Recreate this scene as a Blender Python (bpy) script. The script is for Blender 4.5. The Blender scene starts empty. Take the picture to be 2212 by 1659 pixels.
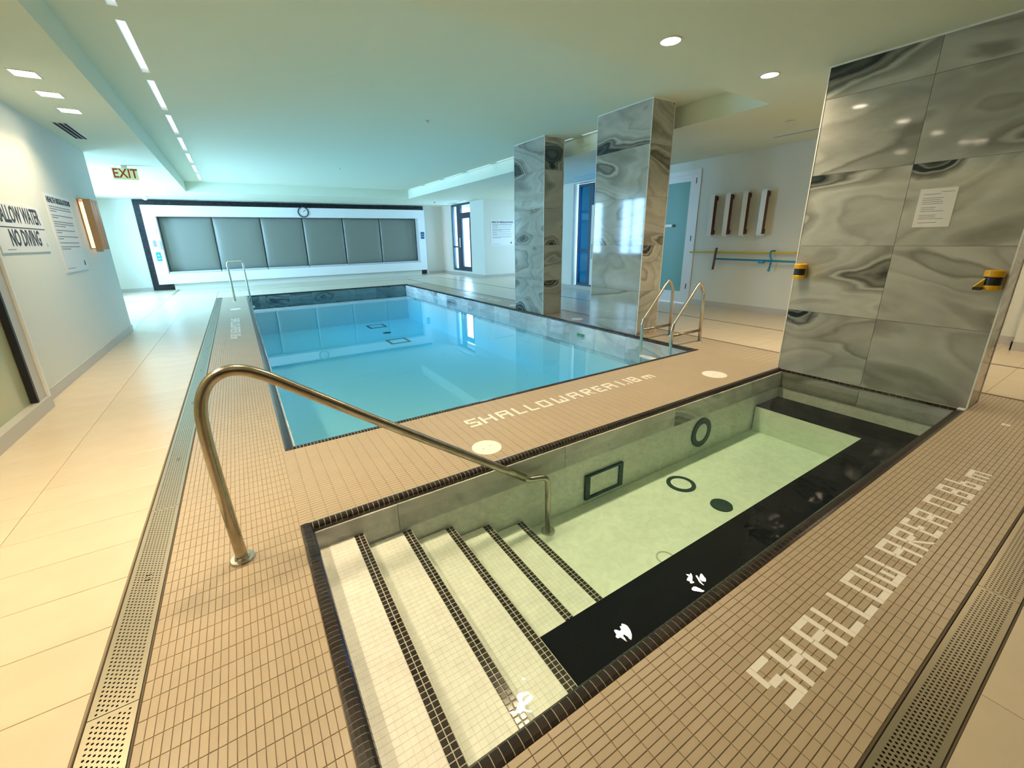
import bpy, bmesh, math, random
from mathutils import Vector, Matrix

random.seed(7)
S = bpy.context.scene
COL = S.collection

# ------------------------------------------------------------------ camera
cam_d = bpy.data.cameras.new('camera'); cam = bpy.data.objects.new('camera', cam_d); COL.objects.link(cam)
CAM = Vector((-0.20184, 0.26957, 1.30985))
YAW, PIT, ROL = [math.radians(a) for a in (31.53117, -16.57920, -1.15313)]
F = Vector((math.sin(YAW)*math.cos(PIT), math.cos(YAW)*math.cos(PIT), math.sin(PIT)))
R0 = Vector((math.cos(YAW), -math.sin(YAW), 0)); U0 = R0.cross(F)
R = R0*math.cos(ROL) + U0*math.sin(ROL); U = -R0*math.sin(ROL) + U0*math.cos(ROL)
M4 = Matrix((R, U, -F)).transposed().to_4x4(); M4.translation = CAM
cam.matrix_world = M4
cam_d.sensor_width = 36; cam_d.lens = 898.294*36/2212
cam_d.shift_x = 0.01009; cam_d.shift_y = -0.02017
cam_d.clip_start = 0.02; cam_d.clip_end = 200
S.camera = cam

# ------------------------------------------------------------------ exposure, world, sun, window light
S.view_settings.view_transform = 'Standard'; S.view_settings.look = 'None'
S.view_settings.gamma = 1; S.view_settings.use_curve_mapping = False
S.view_settings.exposure = 0.15
S.cycles.max_bounces = 8; S.cycles.diffuse_bounces = 4; S.cycles.glossy_bounces = 4
S.cycles.transparent_max_bounces = 12; S.cycles.transmission_bounces = 4
S.cycles.caustics_reflective = False; S.cycles.caustics_refractive = False
S.cycles.sample_clamp_indirect = 6
W = bpy.data.worlds.new('world'); S.world = W; W.use_nodes = True
bg = W.node_tree.nodes['Background']
bg.inputs[0].default_value = (0.55, 0.78, 1.0, 1); bg.inputs[1].default_value = 3.0

def sun(name, rot, e, col, ang=0.02):
    l = bpy.data.lights.new(name, 'SUN'); l.energy = e; l.color = col; l.angle = ang
    o = bpy.data.objects.new(name, l); o.rotation_euler = rot; COL.objects.link(o); return o
SUNDIR = Vector((0.53, -0.25, -1.0)).normalized()
so = sun('sun_lamp', (0, 0, 0), 4.5, (0.85, 0.93, 1.0), 0.03)
so.rotation_mode = 'QUATERNION'; so.rotation_quaternion = SUNDIR.to_track_quat('-Z', 'Y')

def area(name, loc, direction, sx, sy, e, col, shape='RECTANGLE', spread=math.pi):
    l = bpy.data.lights.new(name, 'AREA'); l.shape = shape; l.size = sx
    if shape in ('RECTANGLE', 'ELLIPSE'): l.size_y = sy
    l.energy = e; l.color = col; l.spread = spread
    o = bpy.data.objects.new(name, l); o.location = loc
    o.rotation_mode = 'QUATERNION'; o.rotation_quaternion = Vector(direction).to_track_quat('-Z', 'Y')
    COL.objects.link(o); return o
DAY = (0.37, 0.68, 1.0)
WARM = (1.0, 0.77, 0.49)
for wy in (11.2, 13.2, 15.2): area('daylight_left_window', (-3.62, wy, 1.66), (1, 0, 0), 1.9, 1.18, 235, DAY).rotation_quaternion = Vector((1, 0, 0)).to_track_quat('-Z', 'Y') @ __import__('mathutils').Quaternion((0, 0, 1), math.pi/2)
area('daylight_bay_window', (9.9, 11.5, 1.4), (-1, 0, 0), 3.2, 2.2, 45, DAY)
area('daylight_far_door', (7.62, 15.3, 1.4), (-1, 0, 0), 1.4, 2.2, 90, DAY)
area('daylight_middle_door', (7.95, 8.05, 1.4), (-1, 0, 0), 1.5, 2.2, 80, DAY)

# ------------------------------------------------------------------ materials
def new_mat(name):
    m = bpy.data.materials.new(name); m.use_nodes = True
    nt = m.node_tree
    return m, nt, nt.nodes, nt.links, nt.nodes['Principled BSDF']
def pbr(name, col, rough=0.5, metal=0.0, spec=0.5, vary=0.0, noise=0.0, nscale=20, bump=0.0, emit=None, es=0.0, coat=0.0):
    m, nt, N, L, b = new_mat(name)
    b.inputs['Base Color'].default_value = (*col, 1); b.inputs['Roughness'].default_value = rough
    b.inputs['Metallic'].default_value = metal; b.inputs['Specular IOR Level'].default_value = spec
    b.inputs['Coat Weight'].default_value = coat
    if emit: b.inputs['Emission Color'].default_value = (*emit, 1); b.inputs['Emission Strength'].default_value = es
    cur = None
    if vary or noise:
        hsv = N.new('ShaderNodeHueSaturation'); hsv.inputs['Color'].default_value = (*col, 1)
        val = None
        if vary:
            oi = N.new('ShaderNodeObjectInfo'); mr = N.new('ShaderNodeMapRange')
            mr.inputs[3].default_value = 1-vary; mr.inputs[4].default_value = 1+vary
            L.new(oi.outputs['Random'], mr.inputs[0]); val = mr.outputs[0]
        if noise:
            tc = N.new('ShaderNodeTexCoord'); ns = N.new('ShaderNodeTexNoise'); ns.inputs['Scale'].default_value = nscale
            ns.inputs['Detail'].default_value = 4
            L.new(tc.outputs['Object'], ns.inputs['Vector'])
            m2 = N.new('ShaderNodeMapRange'); m2.inputs[1].default_value = .3; m2.inputs[2].default_value = .7
            m2.inputs[3].default_value = 1-noise; m2.inputs[4].default_value = 1+noise
            L.new(ns.outputs[0], m2.inputs[0])
            if val:
                mu = N.new('ShaderNodeMath'); mu.operation = 'MULTIPLY'; L.new(val, mu.inputs[0]); L.new(m2.outputs[0], mu.inputs[1]); val = mu.outputs[0]
            else: val = m2.outputs[0]
        L.new(val, hsv.inputs['Value']); L.new(hsv.outputs[0], b.inputs['Base Color'])
    if bump:
        tc = N.new('ShaderNodeTexCoord'); ns = N.new('ShaderNodeTexNoise'); ns.inputs['Scale'].default_value = nscale*3
        bp = N.new('ShaderNodeBump'); bp.inputs['Strength'].default_value = bump; bp.inputs['Distance'].default_value = .01
        L.new(tc.outputs['Object'], ns.inputs['Vector']); L.new(ns.outputs[0], bp.inputs['Height']); L.new(bp.outputs[0], b.inputs['Normal'])
    return m
def emis(name, col, s):
    m, nt, N, L, b = new_mat(name)
    b.inputs['Base Color'].default_value = (*col, 1); b.inputs['Emission Color'].default_value = (*col, 1); b.inputs['Emission Strength'].default_value = s
    return m

def agate(name, light=(0.50, 0.515, 0.465), mid=(0.25, 0.25, 0.215), dark=(0.085, 0.09, 0.078), eye=(0.012, 0.02, 0.026), rough=0.06):
    """polished grey agate stone: warped bands, ring lines and a few near-black eyes; every tile shows its own cut"""
    m, nt, N, L, b = new_mat(name)
    tc = N.new('ShaderNodeTexCoord'); oi = N.new('ShaderNodeObjectInfo')
    sc = N.new('ShaderNodeMath'); sc.operation = 'MULTIPLY'; sc.inputs[1].default_value = 137.0
    L.new(oi.outputs['Random'], sc.inputs[0])
    cx = N.new('ShaderNodeCombineXYZ'); L.new(sc.outputs[0], cx.inputs[0]); L.new(sc.outputs[0], cx.inputs[1])
    ad = N.new('ShaderNodeVectorMath'); ad.operation = 'ADD'
    mp = N.new('ShaderNodeMapping'); mp.inputs['Scale'].default_value = (0.62, 0.62, 1.55); mp.inputs['Rotation'].default_value = (0.25, 0.2, 0)
    vr = N.new('ShaderNodeVectorRotate'); vr.rotation_type = 'AXIS_ANGLE'; vr.inputs['Axis'].default_value = (1, 1, 0)
    an = N.new('ShaderNodeMath'); an.operation = 'MULTIPLY_ADD'; an.inputs[1].default_value = .9; an.inputs[2].default_value = -.45; L.new(oi.outputs['Random'], an.inputs[0]); L.new(an.outputs[0], vr.inputs['Angle'])
    L.new(tc.outputs['Object'], vr.inputs['Vector']); L.new(vr.outputs[0], mp.inputs[0]); L.new(mp.outputs[0], ad.inputs[0]); L.new(cx.outputs[0], ad.inputs[1])
    n1 = N.new('ShaderNodeTexNoise'); n1.inputs['Scale'].default_value = 0.95; n1.inputs['Detail'].default_value = 2.6; n1.inputs['Distortion'].default_value = 0.35
    n1.inputs['Roughness'].default_value = 0.42
    L.new(ad.outputs[0], n1.inputs['Vector'])
    n2 = N.new('ShaderNodeTexNoise'); n2.inputs['Scale'].default_value = 9; n2.inputs['Detail'].default_value = 5
    L.new(ad.outputs[0], n2.inputs['Vector'])
    # fine ring lines following the level sets
    a1 = N.new('ShaderNodeMath'); a1.operation = 'MULTIPLY_ADD'; a1.inputs[1].default_value = 0.03; L.new(n2.outputs[0], a1.inputs[0]); L.new(n1.outputs[0], a1.inputs[2])
    si = N.new('ShaderNodeMath'); si.operation = 'MULTIPLY'; si.inputs[1].default_value = 160; L.new(a1.outputs[0], si.inputs[0])
    s2 = N.new('ShaderNodeMath'); s2.operation = 'SINE'; L.new(si.outputs[0], s2.inputs[0])
    cr = N.new('ShaderNodeValToRGB'); L.new(a1.outputs[0], cr.inputs[0])
    e = cr.color_ramp.elements
    half = tuple(.5*a+.5*c for a, c in zip(light, mid)); soft = tuple(.8*a+.2*c for a, c in zip(light, mid))
    pts = [(0.22, dark), (0.30, mid), (0.335, light), (0.38, soft), (0.405, half), (0.42, mid), (0.435, light), (0.475, soft), (0.495, half), (0.51, light), (0.55, soft), (0.575, light), (0.59, half), (0.62, mid), (0.635, light), (0.65, dark), (0.665, mid), (0.68, eye), (0.70, dark), (0.72, eye), (0.80, mid)]
    e[0].position = pts[0][0]; e[0].color = (*pts[0][1], 1); e[1].position = pts[-1][0]; e[1].color = (*pts[-1][1], 1)
    for p, c in pts[1:-1]:
        k = e.new(p); k.color = (*c, 1)
    mr = N.new('ShaderNodeMapRange'); mr.inputs[1].default_value = -1; mr.inputs[2].default_value = 1; mr.inputs[3].default_value = .985; mr.inputs[4].default_value = 1.01
    L.new(s2.outputs[0], mr.inputs[0])
    hs = N.new('ShaderNodeHueSaturation'); L.new(cr.outputs[0], hs.inputs['Color']); L.new(mr.outputs[0], hs.inputs['Value'])
    # a geode: warped rings around a point that differs from tile to tile
    def math_(op, a, b_=None, c_=None):
        n = N.new('ShaderNodeMath'); n.operation = op
        for i_, v in enumerate((a, b_, c_)):
            if v is None: continue
            if isinstance(v, (int, float)): n.inputs[i_].default_value = v
            else: L.new(v, n.inputs[i_])
        return n.outputs[0]
    sp = N.new('ShaderNodeSeparateXYZ'); L.new(tc.outputs['Object'], sp.inputs[0])
    r1 = math_('FRACT', math_('MULTIPLY', oi.outputs['Random'], 17.31)); r2 = math_('FRACT', math_('MULTIPLY', oi.outputs['Random'], 43.77))
    uu = math_('SUBTRACT', math_('ADD', sp.outputs[0], sp.outputs[1]), math_('MULTIPLY_ADD', r1, .8, -.4))
    zz = math_('SUBTRACT', sp.outputs[2], math_('MULTIPLY_ADD', math_('GREATER_THAN', r2, .45), .62, -.31))
    dd = math_('SQRT', math_('ADD', math_('POWER', math_('MULTIPLY', uu, .62), 2), math_('POWER', zz, 2)))
    wn = N.new('ShaderNodeTexNoise'); wn.inputs['Scale'].default_value = 3.2; wn.inputs['Detail'].default_value = 3; L.new(ad.outputs[0], wn.inputs['Vector'])
    dw = math_('ADD', dd, math_('MULTIPLY_ADD', wn.outputs[0], .22, -.11))
    gr_ = N.new('ShaderNodeValToRGB'); L.new(dw, gr_.inputs[0]); ge = gr_.color_ramp.elements
    gp = [(0.0, eye), (.035, dark), (.045, mid), (.055, eye), (.085, eye), (.095, half), (.115, dark), (.13, mid), (.145, light), (.19, half), (.21, soft), (.25, mid), (.27, half), (.36, light)]
    ge[0].position = 0; ge[0].color = (*gp[0][1], 1); ge[1].position = gp[-1][0]; ge[1].color = (*gp[-1][1], 1)
    for p, c in gp[1:-1]: k = ge.new(p); k.color = (*c, 1)
    fr_ = N.new('ShaderNodeMapRange'); fr_.inputs[1].default_value = .17; fr_.inputs[2].default_value = .36; fr_.inputs[3].default_value = 1; fr_.inputs[4].default_value = 0; L.new(dw, fr_.inputs[0])
    mxc = N.new('ShaderNodeMix'); mxc.data_type = 'RGBA'; L.new(math_('MULTIPLY', fr_.outputs[0], math_('LESS_THAN', math_('FRACT', math_('MULTIPLY', oi.outputs['Random'], 63.1)), .30)), mxc.inputs[0]); L.new(hs.outputs[0], mxc.inputs[6]); L.new(gr_.outputs[0], mxc.inputs[7])
    h2 = N.new('ShaderNodeHueSaturation'); L.new(mxc.outputs[2], h2.inputs['Color']); nc = N.new('ShaderNodeTexNoise'); nc.inputs['Scale'].default_value = 2.6; nc.inputs['Detail'].default_value = 7; nc.inputs['Roughness'].default_value = .62; L.new(ad.outputs[0], nc.inputs['Vector'])
    cl = N.new('ShaderNodeMapRange'); cl.inputs[1].default_value = .32; cl.inputs[2].default_value = .68; cl.inputs[3].default_value = .80; cl.inputs[4].default_value = 1.12; L.new(nc.outputs[0], cl.inputs[0])
    L.new(math_('MULTIPLY', cl.outputs[0], math_('MULTIPLY_ADD', math_('FRACT', math_('MULTIPLY', oi.outputs['Random'], 91.7)), .26, .82)), h2.inputs['Value'])
    L.new(h2.outputs[0], b.inputs['Base Color'])
    b.inputs['Roughness'].default_value = rough; b.inputs['Specular IOR Level'].default_value = 0.5; b.inputs['Coat Weight'].default_value = 0.0
    return m

def water_surface(name, bump, scale, dist=0.02, caustic_tint=0):
    m, nt, N, L, b = new_mat(name); N.remove(b)
    out = [n for n in N if n.type == 'OUTPUT_MATERIAL'][0]
    tr = N.new('ShaderNodeBsdfTransparent'); gl = N.new('ShaderNodeBsdfGlossy'); gl.inputs['Roughness'].default_value = 0.0
    fr = N.new('ShaderNodeFresnel'); fr.inputs['IOR'].default_value = 1.34
    geo = N.new('ShaderNodeNewGeometry'); inv = N.new('ShaderNodeMath'); inv.operation = 'SUBTRACT'; inv.inputs[0].default_value = 1
    L.new(geo.outputs['Backfacing'], inv.inputs[1])
    mu = N.new('ShaderNodeMath'); mu.operation = 'MULTIPLY'; L.new(fr.outputs[0], mu.inputs[0]); L.new(inv.outputs[0], mu.inputs[1])
    mx = N.new('ShaderNodeMixShader'); L.new(mu.outputs[0], mx.inputs[0]); L.new(tr.outputs[0], mx.inputs[1]); L.new(gl.outputs[0], mx.inputs[2])
    if bump:
        tc = N.new('ShaderNodeTexCoord'); ns = N.new('ShaderNodeTexNoise'); ns.inputs['Scale'].default_value = scale; ns.inputs['Detail'].default_value = 1; ns.inputs['Distortion'].default_value = .4
        bp = N.new('ShaderNodeBump'); bp.inputs['Strength'].default_value = bump; bp.inputs['Distance'].default_value = dist
        L.new(tc.outputs['Object'], ns.inputs['Vector']); L.new(ns.outputs[0], bp.inputs['Height'])
        L.new(bp.outputs[0], gl.inputs['Normal']); L.new(bp.outputs[0], fr.inputs['Normal'])
    if caustic_tint:   # caustic mottling put into the colour: noise varies the water's transparent tint
        t2 = N.new('ShaderNodeTexCoord'); n3 = N.new('ShaderNodeTexNoise'); n3.inputs['Scale'].default_value = caustic_tint; n3.inputs['Detail'].default_value = 2; n3.inputs['Distortion'].default_value = 1.0
        L.new(t2.outputs['Object'], n3.inputs['Vector']); r3 = N.new('ShaderNodeMapRange'); r3.inputs[1].default_value = .35; r3.inputs[2].default_value = .62; r3.inputs[3].default_value = .93; r3.inputs[4].default_value = 1.0
        L.new(n3.outputs[0], r3.inputs[0]); L.new(r3.outputs[0], tr.inputs[0])
    L.new(mx.outputs[0], out.inputs['Surface'])
    return m
def add_absorb(m, col, dens):
    N, L = m.node_tree.nodes, m.node_tree.links
    out = [n for n in N if n.type == 'OUTPUT_MATERIAL'][0]
    va = N.new('ShaderNodeVolumeAbsorption'); va.inputs['Color'].default_value = (*col, 1); va.inputs['Density'].default_value = dens
    L.new(va.outputs[0], out.inputs['Volume'])
def glass(name, tint, refl=1.0, rough=0.0):
    m, nt, N, L, b = new_mat(name); N.remove(b)
    out = [n for n in N if n.type == 'OUTPUT_MATERIAL'][0]
    tr = N.new('ShaderNodeBsdfTransparent'); tr.inputs[0].default_value = (*tint, 1)
    gl = N.new('ShaderNodeBsdfGlossy'); gl.inputs['Roughness'].default_value = rough
    fr = N.new('ShaderNodeFresnel'); fr.inputs['IOR'].default_value = 1.5
    geo = N.new('ShaderNodeNewGeometry'); inv = N.new('ShaderNodeMath'); inv.operation = 'SUBTRACT'; inv.inputs[0].default_value = 1
    L.new(geo.outputs['Backfacing'], inv.inputs[1]); mu = N.new('ShaderNodeMath'); mu.operation = 'MULTIPLY'; L.new(fr.outputs[0], mu.inputs[0]); L.new(inv.outputs[0], mu.inputs[1])
    mx = N.new('ShaderNodeMixShader'); L.new(mu.outputs[0], mx.inputs[0]); L.new(tr.outputs[0], mx.inputs[1]); L.new(gl.outputs[0], mx.inputs[2])
    L.new(mx.outputs[0], out.inputs['Surface']); return m

MAT = {}
MAT['wall'] = pbr('wall_paint', (0.78, 0.80, 0.73), 0.6)
MAT['ceil'] = pbr('ceiling_paint', (0.82, 0.88, 0.72), 0.75)
MAT['taupe'] = pbr('taupe_paint', (0.20, 0.17, 0.13), 0.6)
MAT['base'] = pbr('baseboard_tile', (0.56, 0.55, 0.51), 0.4)
MAT['floor_tile'] = pbr('porcelain_floor_tile', (0.70, 0.60, 0.455), 0.28, vary=.025, noise=.035, nscale=6)
MAT['grout'] = pbr('floor_grout', (0.33, 0.255, 0.165), 0.8)
MAT['deck_tile'] = pbr('beige_mosaic', (0.49, 0.40, 0.285), 0.35, vary=.03, noise=.03, nscale=5)
MAT['letter'] = pbr('white_letter_tile', (0.95, 0.92, 0.87), 0.3)
MAT['black_tile'] = pbr('black_brown_mosaic', (0.028, 0.019, 0.017), 0.18, vary=.35)
MAT['grout_light'] = pbr('light_grout', (0.60, 0.56, 0.45), 0.8)
MAT['bench_black'] = pbr('black_bench_mosaic', (0.0015, 0.0025, 0.006), 0.5, spec=.05)
MAT['steel'] = pbr('brushed_steel', (0.66, 0.62, 0.54), 0.27, metal=1.0)
MAT['steel_dark'] = pbr('worn_steel', (0.42, 0.37, 0.29), 0.24, metal=1.0, noise=.12, nscale=30)
MAT['grate'] = pbr('stainless_grate', (0.42, 0.38, 0.29), 0.38, metal=1.0)
MAT['dark'] = pbr('dark_cavity', (0.02, 0.018, 0.015), 0.9)
MAT['groove'] = pbr('dark_groove', (0.13, 0.095, 0.06), 0.7)
MAT['plaster'] = pbr('pool_mosaic_white', (0.94, 0.93, 0.87), 0.35, noise=.03, nscale=8)
MAT['pool_plaster'] = pbr('pool_mosaic_pale', (0.93, 0.96, 0.95), 0.35)
MAT['agate'] = agate('agate_marble')
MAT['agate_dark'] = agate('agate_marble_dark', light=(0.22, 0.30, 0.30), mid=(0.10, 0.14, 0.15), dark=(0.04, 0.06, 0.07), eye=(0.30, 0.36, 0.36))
MAT['agate_pale'] = agate('agate_marble_pale', light=(0.78, 0.79, 0.77), mid=(0.50, 0.51, 0.52), dark=(0.30, 0.31, 0.31), eye=(0.12, 0.13, 0.14))
MAT['white'] = pbr('white_lacquer', (0.86, 0.86, 0.85), 0.35)
MAT['white_trim'] = pbr('white_trim_metal', (0.88, 0.88, 0.84), 0.35)
MAT['black'] = pbr('black_plastic', (0.012, 0.014, 0.02), 0.4)
MAT['darkwall'] = pbr('dark_stone_cladding', (0.010, 0.012, 0.018), 0.25, noise=.3, nscale=12)
MAT['vinyl'] = pbr('grey_vinyl', (0.22, 0.235, 0.20), 0.34, bump=.1, nscale=60)
MAT['seatpad'] = pbr('pale_vinyl', (0.55, 0.56, 0.57), 0.4)
MAT['frame'] = pbr('dark_window_frame', (0.06, 0.085, 0.12), 0.4, metal=.4)
MAT['yellow'] = pbr('yellow_plastic', (0.75, 0.42, 0.01), 0.35)
MAT['yellow_pole'] = pbr('yellow_pole', (0.78, 0.56, 0.06), 0.35)
MAT['blue_pole'] = pbr('blue_pole', (0.02, 0.28, 0.46), 0.3, metal=.3)
MAT['brown_foam'] = pbr('brown_handle', (0.14, 0.07, 0.06), 0.6)
MAT['paper'] = pbr('paper', (0.86, 0.83, 0.78), 0.7)
MAT['sign_white'] = pbr('sign_white', (0.86, 0.87, 0.86), 0.35)
MAT['ink'] = pbr('ink', (0.03, 0.04, 0.07), 0.6)
MAT['ink_grey'] = pbr('grey_ink', (0.25, 0.28, 0.32), 0.7)
MAT['blue_sign'] = pbr('blue_sign', (0.01, 0.30, 0.72), 0.4)
MAT['navy'] = pbr('navy_panel', (0.01, 0.10, 0.20), 0.4)
MAT['exit_face'] = pbr('exit_face', (0.62, 0.74, 0.40), 0.4, emit=(0.7, .85, .45), es=.25)
MAT['exit_red'] = pbr('exit_red', (0.55, 0.02, 0.01), 0.4)
MAT['lamp_day'] = emis('led_cool', (0.72, 0.86, 0.95), 1.15)
MAT['lamp_warm'] = emis('downlight_lens', (1.0, 0.84, 0.62), 30)
MAT['led_warm'] = emis('warm_led', (1.0, 0.52, 0.20), 11)
MAT['copper'] = pbr('copper_slat', (0.62, 0.36, 0.18), 0.3, metal=.7)
MAT['glass'] = glass('clear_glass', (0.95, 0.98, 1.0))
MAT['glass_blue'] = glass('blue_tinted_glass', (0.10, 0.42, 0.62))
MAT['glass_green'] = pbr('frosted_green_glass', (0.17, 0.40, 0.35), 0.38, spec=.4)
MAT['glass_olive'] = pbr('frosted_olive_glass', (0.50, 0.52, 0.34), 0.15, spec=.6)
MAT['glass_bright'] = emis('sky_glare_panel', (0.85, 0.94, 1.0), 1.0)
MAT['drain_dark'] = pbr('drain_dark', (0.004, 0.03, 0.035), 0.5)
MAT['green_leaf'] = pbr('logo_green', (0.10, 0.35, 0.20), 0.5)
MAT['ground'] = pbr('outside_paving', (0.5, 0.5, 0.48), 0.8)

# ------------------------------------------------------------------ mesh helpers
class MB:
    def __init__(s): s.v = []; s.f = []; s.mi = []
    def quad(s, p, mi=0):
        n = len(s.v); s.v += [tuple(q) for q in p]; s.f.append(tuple(range(n, n+len(p)))); s.mi.append(mi)
    def box(s, a, b, mi=0, skip=''):
        x0, y0, z0 = [min(i, j) for i, j in zip(a, b)]; x1, y1, z1 = [max(i, j) for i, j in zip(a, b)]
        n = len(s.v)
        s.v += [(x0,y0,z0),(x1,y0,z0),(x1,y1,z0),(x0,y1,z0),(x0,y0,z1),(x1,y0,z1),(x1,y1,z1),(x0,y1,z1)]
        fs = {'b':(0,3,2,1),'t':(4,5,6,7),'y':(0,1,5,4),'X':(1,2,6,5),'Y':(2,3,7,6),'x':(3,0,4,7)}
        for k, q in fs.items():
            if k in skip: continue
            s.f.append(tuple(n+i for i in q)); s.mi.append(mi)
    def tile(s, a, b, bev=0.001, mi=0):
        """open-bottomed slab with bevelled top edge"""
        x0, y0, z0 = a; x1, y1, z1 = b; n = len(s.v)
        s.v += [(x0,y0,z0),(x1,y0,z0),(x1,y1,z0),(x0,y1,z0),
                (x0,y0,z1-bev),(x1,y0,z1-bev),(x1,y1,z1-bev),(x0,y1,z1-bev),
                (x0+bev,y0+bev,z1),(x1-bev,y0+bev,z1),(x1-bev,y1-bev,z1),(x0+bev,y1-bev,z1)]
        q = [(0,1,5,4),(1,2,6,5),(2,3,7,6),(3,0,4,7),(4,5,9,8),(5,6,10,9),(6,7,11,10),(7,4,8,11),(8,9,10,11)]
        for k in q: s.f.append(tuple(n+i for i in k)); s.mi.append(mi)
    def tube(s, pts, r, seg=12, mi=0, cap=True):
        pts = [Vector(p) for p in pts]; n0 = len(s.v); up = None
        for i, p in enumerate(pts):
            t = (pts[min(i+1, len(pts)-1)] - pts[max(i-1, 0)]).normalized()
            if up is None:
                up = Vector((0,0,1)) if abs(t.z) < .9 else Vector((0,1,0))
            a = t.cross(up).normalized(); up = a.cross(t).normalized()
            rr = r[i] if isinstance(r, (list, tuple)) else r
            for k in range(seg):
                th = 2*math.pi*k/seg; s.v.append(tuple(p + (a*math.cos(th) + up*math.sin(th))*rr))
        for i in range(len(pts)-1):
            for k in range(seg):
                A = n0+i*seg+k; B = n0+i*seg+(k+1) % seg
                s.f.append((A, B, B+seg, A+seg)); s.mi.append(mi)
        if cap:
            s.f.append(tuple(n0+k for k in reversed(range(seg)))); s.mi.append(mi)
            s.f.append(tuple(n0+(len(pts)-1)*seg+k for k in range(seg))); s.mi.append(mi)
    def lathe(s, c, axis, prof, seg=24, mi=0):
        """prof: list of (radius, height) along axis"""
        c = Vector(c); ax = Vector(axis).normalized(); a = ax.orthogonal().normalized(); b = ax.cross(a)
        n0 = len(s.v)
        for r, h in prof:
            for k in range(seg):
                th = 2*math.pi*k/seg; s.v.append(tuple(c + ax*h + (a*math.cos(th)+b*math.sin(th))*r))
        for i in range(len(prof)-1):
            for k in range(seg):
                A = n0+i*seg+k; B = n0+i*seg+(k+1) % seg
                s.f.append((A, B, B+seg, A+seg)); s.mi.append(mi)
        s.f.append(tuple(n0+k for k in reversed(range(seg)))); s.mi.append(mi)
        s.f.append(tuple(n0+(len(prof)-1)*seg+k for k in range(seg))); s.mi.append(mi)
    def prism(s, poly, z0, z1, mi=0):
        n = len(s.v); k = len(poly)
        s.v += [(x, y, z0) for x, y in poly] + [(x, y, z1) for x, y in poly]
        s.f.append(tuple(n+k+i for i in range(k))); s.mi.append(mi)
        s.f.append(tuple(n+i for i in reversed(range(k)))); s.mi.append(mi)
        for i in range(k):
            j = (i+1) % k; s.f.append((n+i, n+j, n+k+j, n+k+i)); s.mi.append(mi)
    def mesh(s, name, mats, smooth=False, off=(0,0,0)):
        me = bpy.data.meshes.new(name)
        ox, oy, oz = off
        me.from_pydata([(x-ox, y-oy, z-oz) for x, y, z in s.v], [], s.f)
        mats = mats if isinstance(mats, (list, tuple)) else [mats]
        for m in mats: me.materials.append(MAT[m] if isinstance(m, str) else m)
        if len(mats) > 1: me.polygons.foreach_set('material_index', s.mi)
        if smooth: me.polygons.foreach_set('use_smooth', [True]*len(s.f))
        me.update(); return me
    def obj(s, name, mats, parent=None, smooth=False, loc=None, bevel=0, **kw):
        me = s.mesh(name, mats, smooth, loc or (0,0,0))
        o = bpy.data.objects.new(name, me); COL.objects.link(o)
        if loc: o.location = loc
        if parent: attach(o, parent)
        if bevel:
            md = o.modifiers.new('bevel', 'BEVEL'); md.width = bevel; md.segments = 2; md.limit_method = 'ANGLE'
        for k, v in kw.items(): o[k] = v
        return o
def attach(o, parent):
    # world position kept: parents sit unrotated and unscaled
    w = Vector((0, 0, 0)); p = parent
    while p: w += Vector(p.location); p = p.parent
    o.parent = parent; o.location = Vector(o.location) - w
def thing(name, label, cat, loc=(0,0,0), group=None):
    o = bpy.data.objects.new(name, None); COL.objects.link(o); o.location = loc; o.empty_display_size = .05
    o['label'] = label; o['category'] = cat
    if group: o['group'] = group
    return o
def tag(o, label, cat, group=None):
    o['label'] = label; o['category'] = cat
    if group: o['group'] = group
    return o
def inst(me, name, loc, parent=None, rz=0):
    o = bpy.data.objects.new(name, me); COL.objects.link(o); o.location = loc; o.rotation_euler[2] = rz
    if parent: attach(o, parent)
    return o
def bx(name, a, b, mat, parent=None, bevel=0, **kw):
    m = MB(); m.box(a, b); c = tuple((i+j)/2 for i, j in zip(a, b))
    return m.obj(name, mat, parent, loc=c, bevel=bevel, **kw)
def fillet(pts, rads, n=6):
    out = [Vector(pts[0])]
    for i in range(1, len(pts)-1):
        P = Vector(pts[i]); a = (Vector(pts[i-1])-P); b = (Vector(pts[i+1])-P)
        r = rads[i-1] if isinstance(rads, (list, tuple)) else rads
        an, bn = a.normalized(), b.normalized(); ang = an.angle(bn)
        t = min(r/math.tan(ang/2), a.length*.49, b.length*.49) if ang < 3.13 else 0
        if t < 1e-4: out.append(P); continue
        p0, p1 = P+an*t, P+bn*t
        for k in range(n+1):
            u = k/n
            out.append(p0*(1-u)**2 + P*2*u*(1-u) + p1*u*u)
    out.append(Vector(pts[-1])); return out
def text_mesh(body, size, mat, ext=0.001, stretch=1.0, bold=0.0):
    c = bpy.data.curves.new('txt', 'FONT'); c.body = body; c.size = size; c.align_x = 'CENTER'; c.align_y = 'CENTER'
    c.extrude = ext; c.offset = bold; c.resolution_u = 2
    o = bpy.data.objects.new('txt', c); COL.objects.link(o)
    dg = bpy.context.evaluated_depsgraph_get(); me = bpy.data.meshes.new_from_object(o.evaluated_get(dg))
    me.materials.clear(); me.materials.append(MAT[mat])
    bpy.data.objects.remove(o)
    if stretch != 1.0:
        for v in me.vertices: v.co.x *= stretch
    return me
def text_on_wall(name, body, size, mat, loc, facing, parent, stretch=1.0, bold=0.0, ext=0.001):
    """facing: '+x','-x','-y' direction the letters face"""
    me = text_mesh(body, size, mat, ext, stretch, bold); me.name = name
    rz = {'+x': math.pi/2, '-x': -math.pi/2, '-y': 0.0}[facing]
    o = bpy.data.objects.new(name, me); COL.objects.link(o); o.location = loc
    o.rotation_euler = (math.pi/2, 0, rz)
    if parent: attach(o, parent)
    return o

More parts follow.
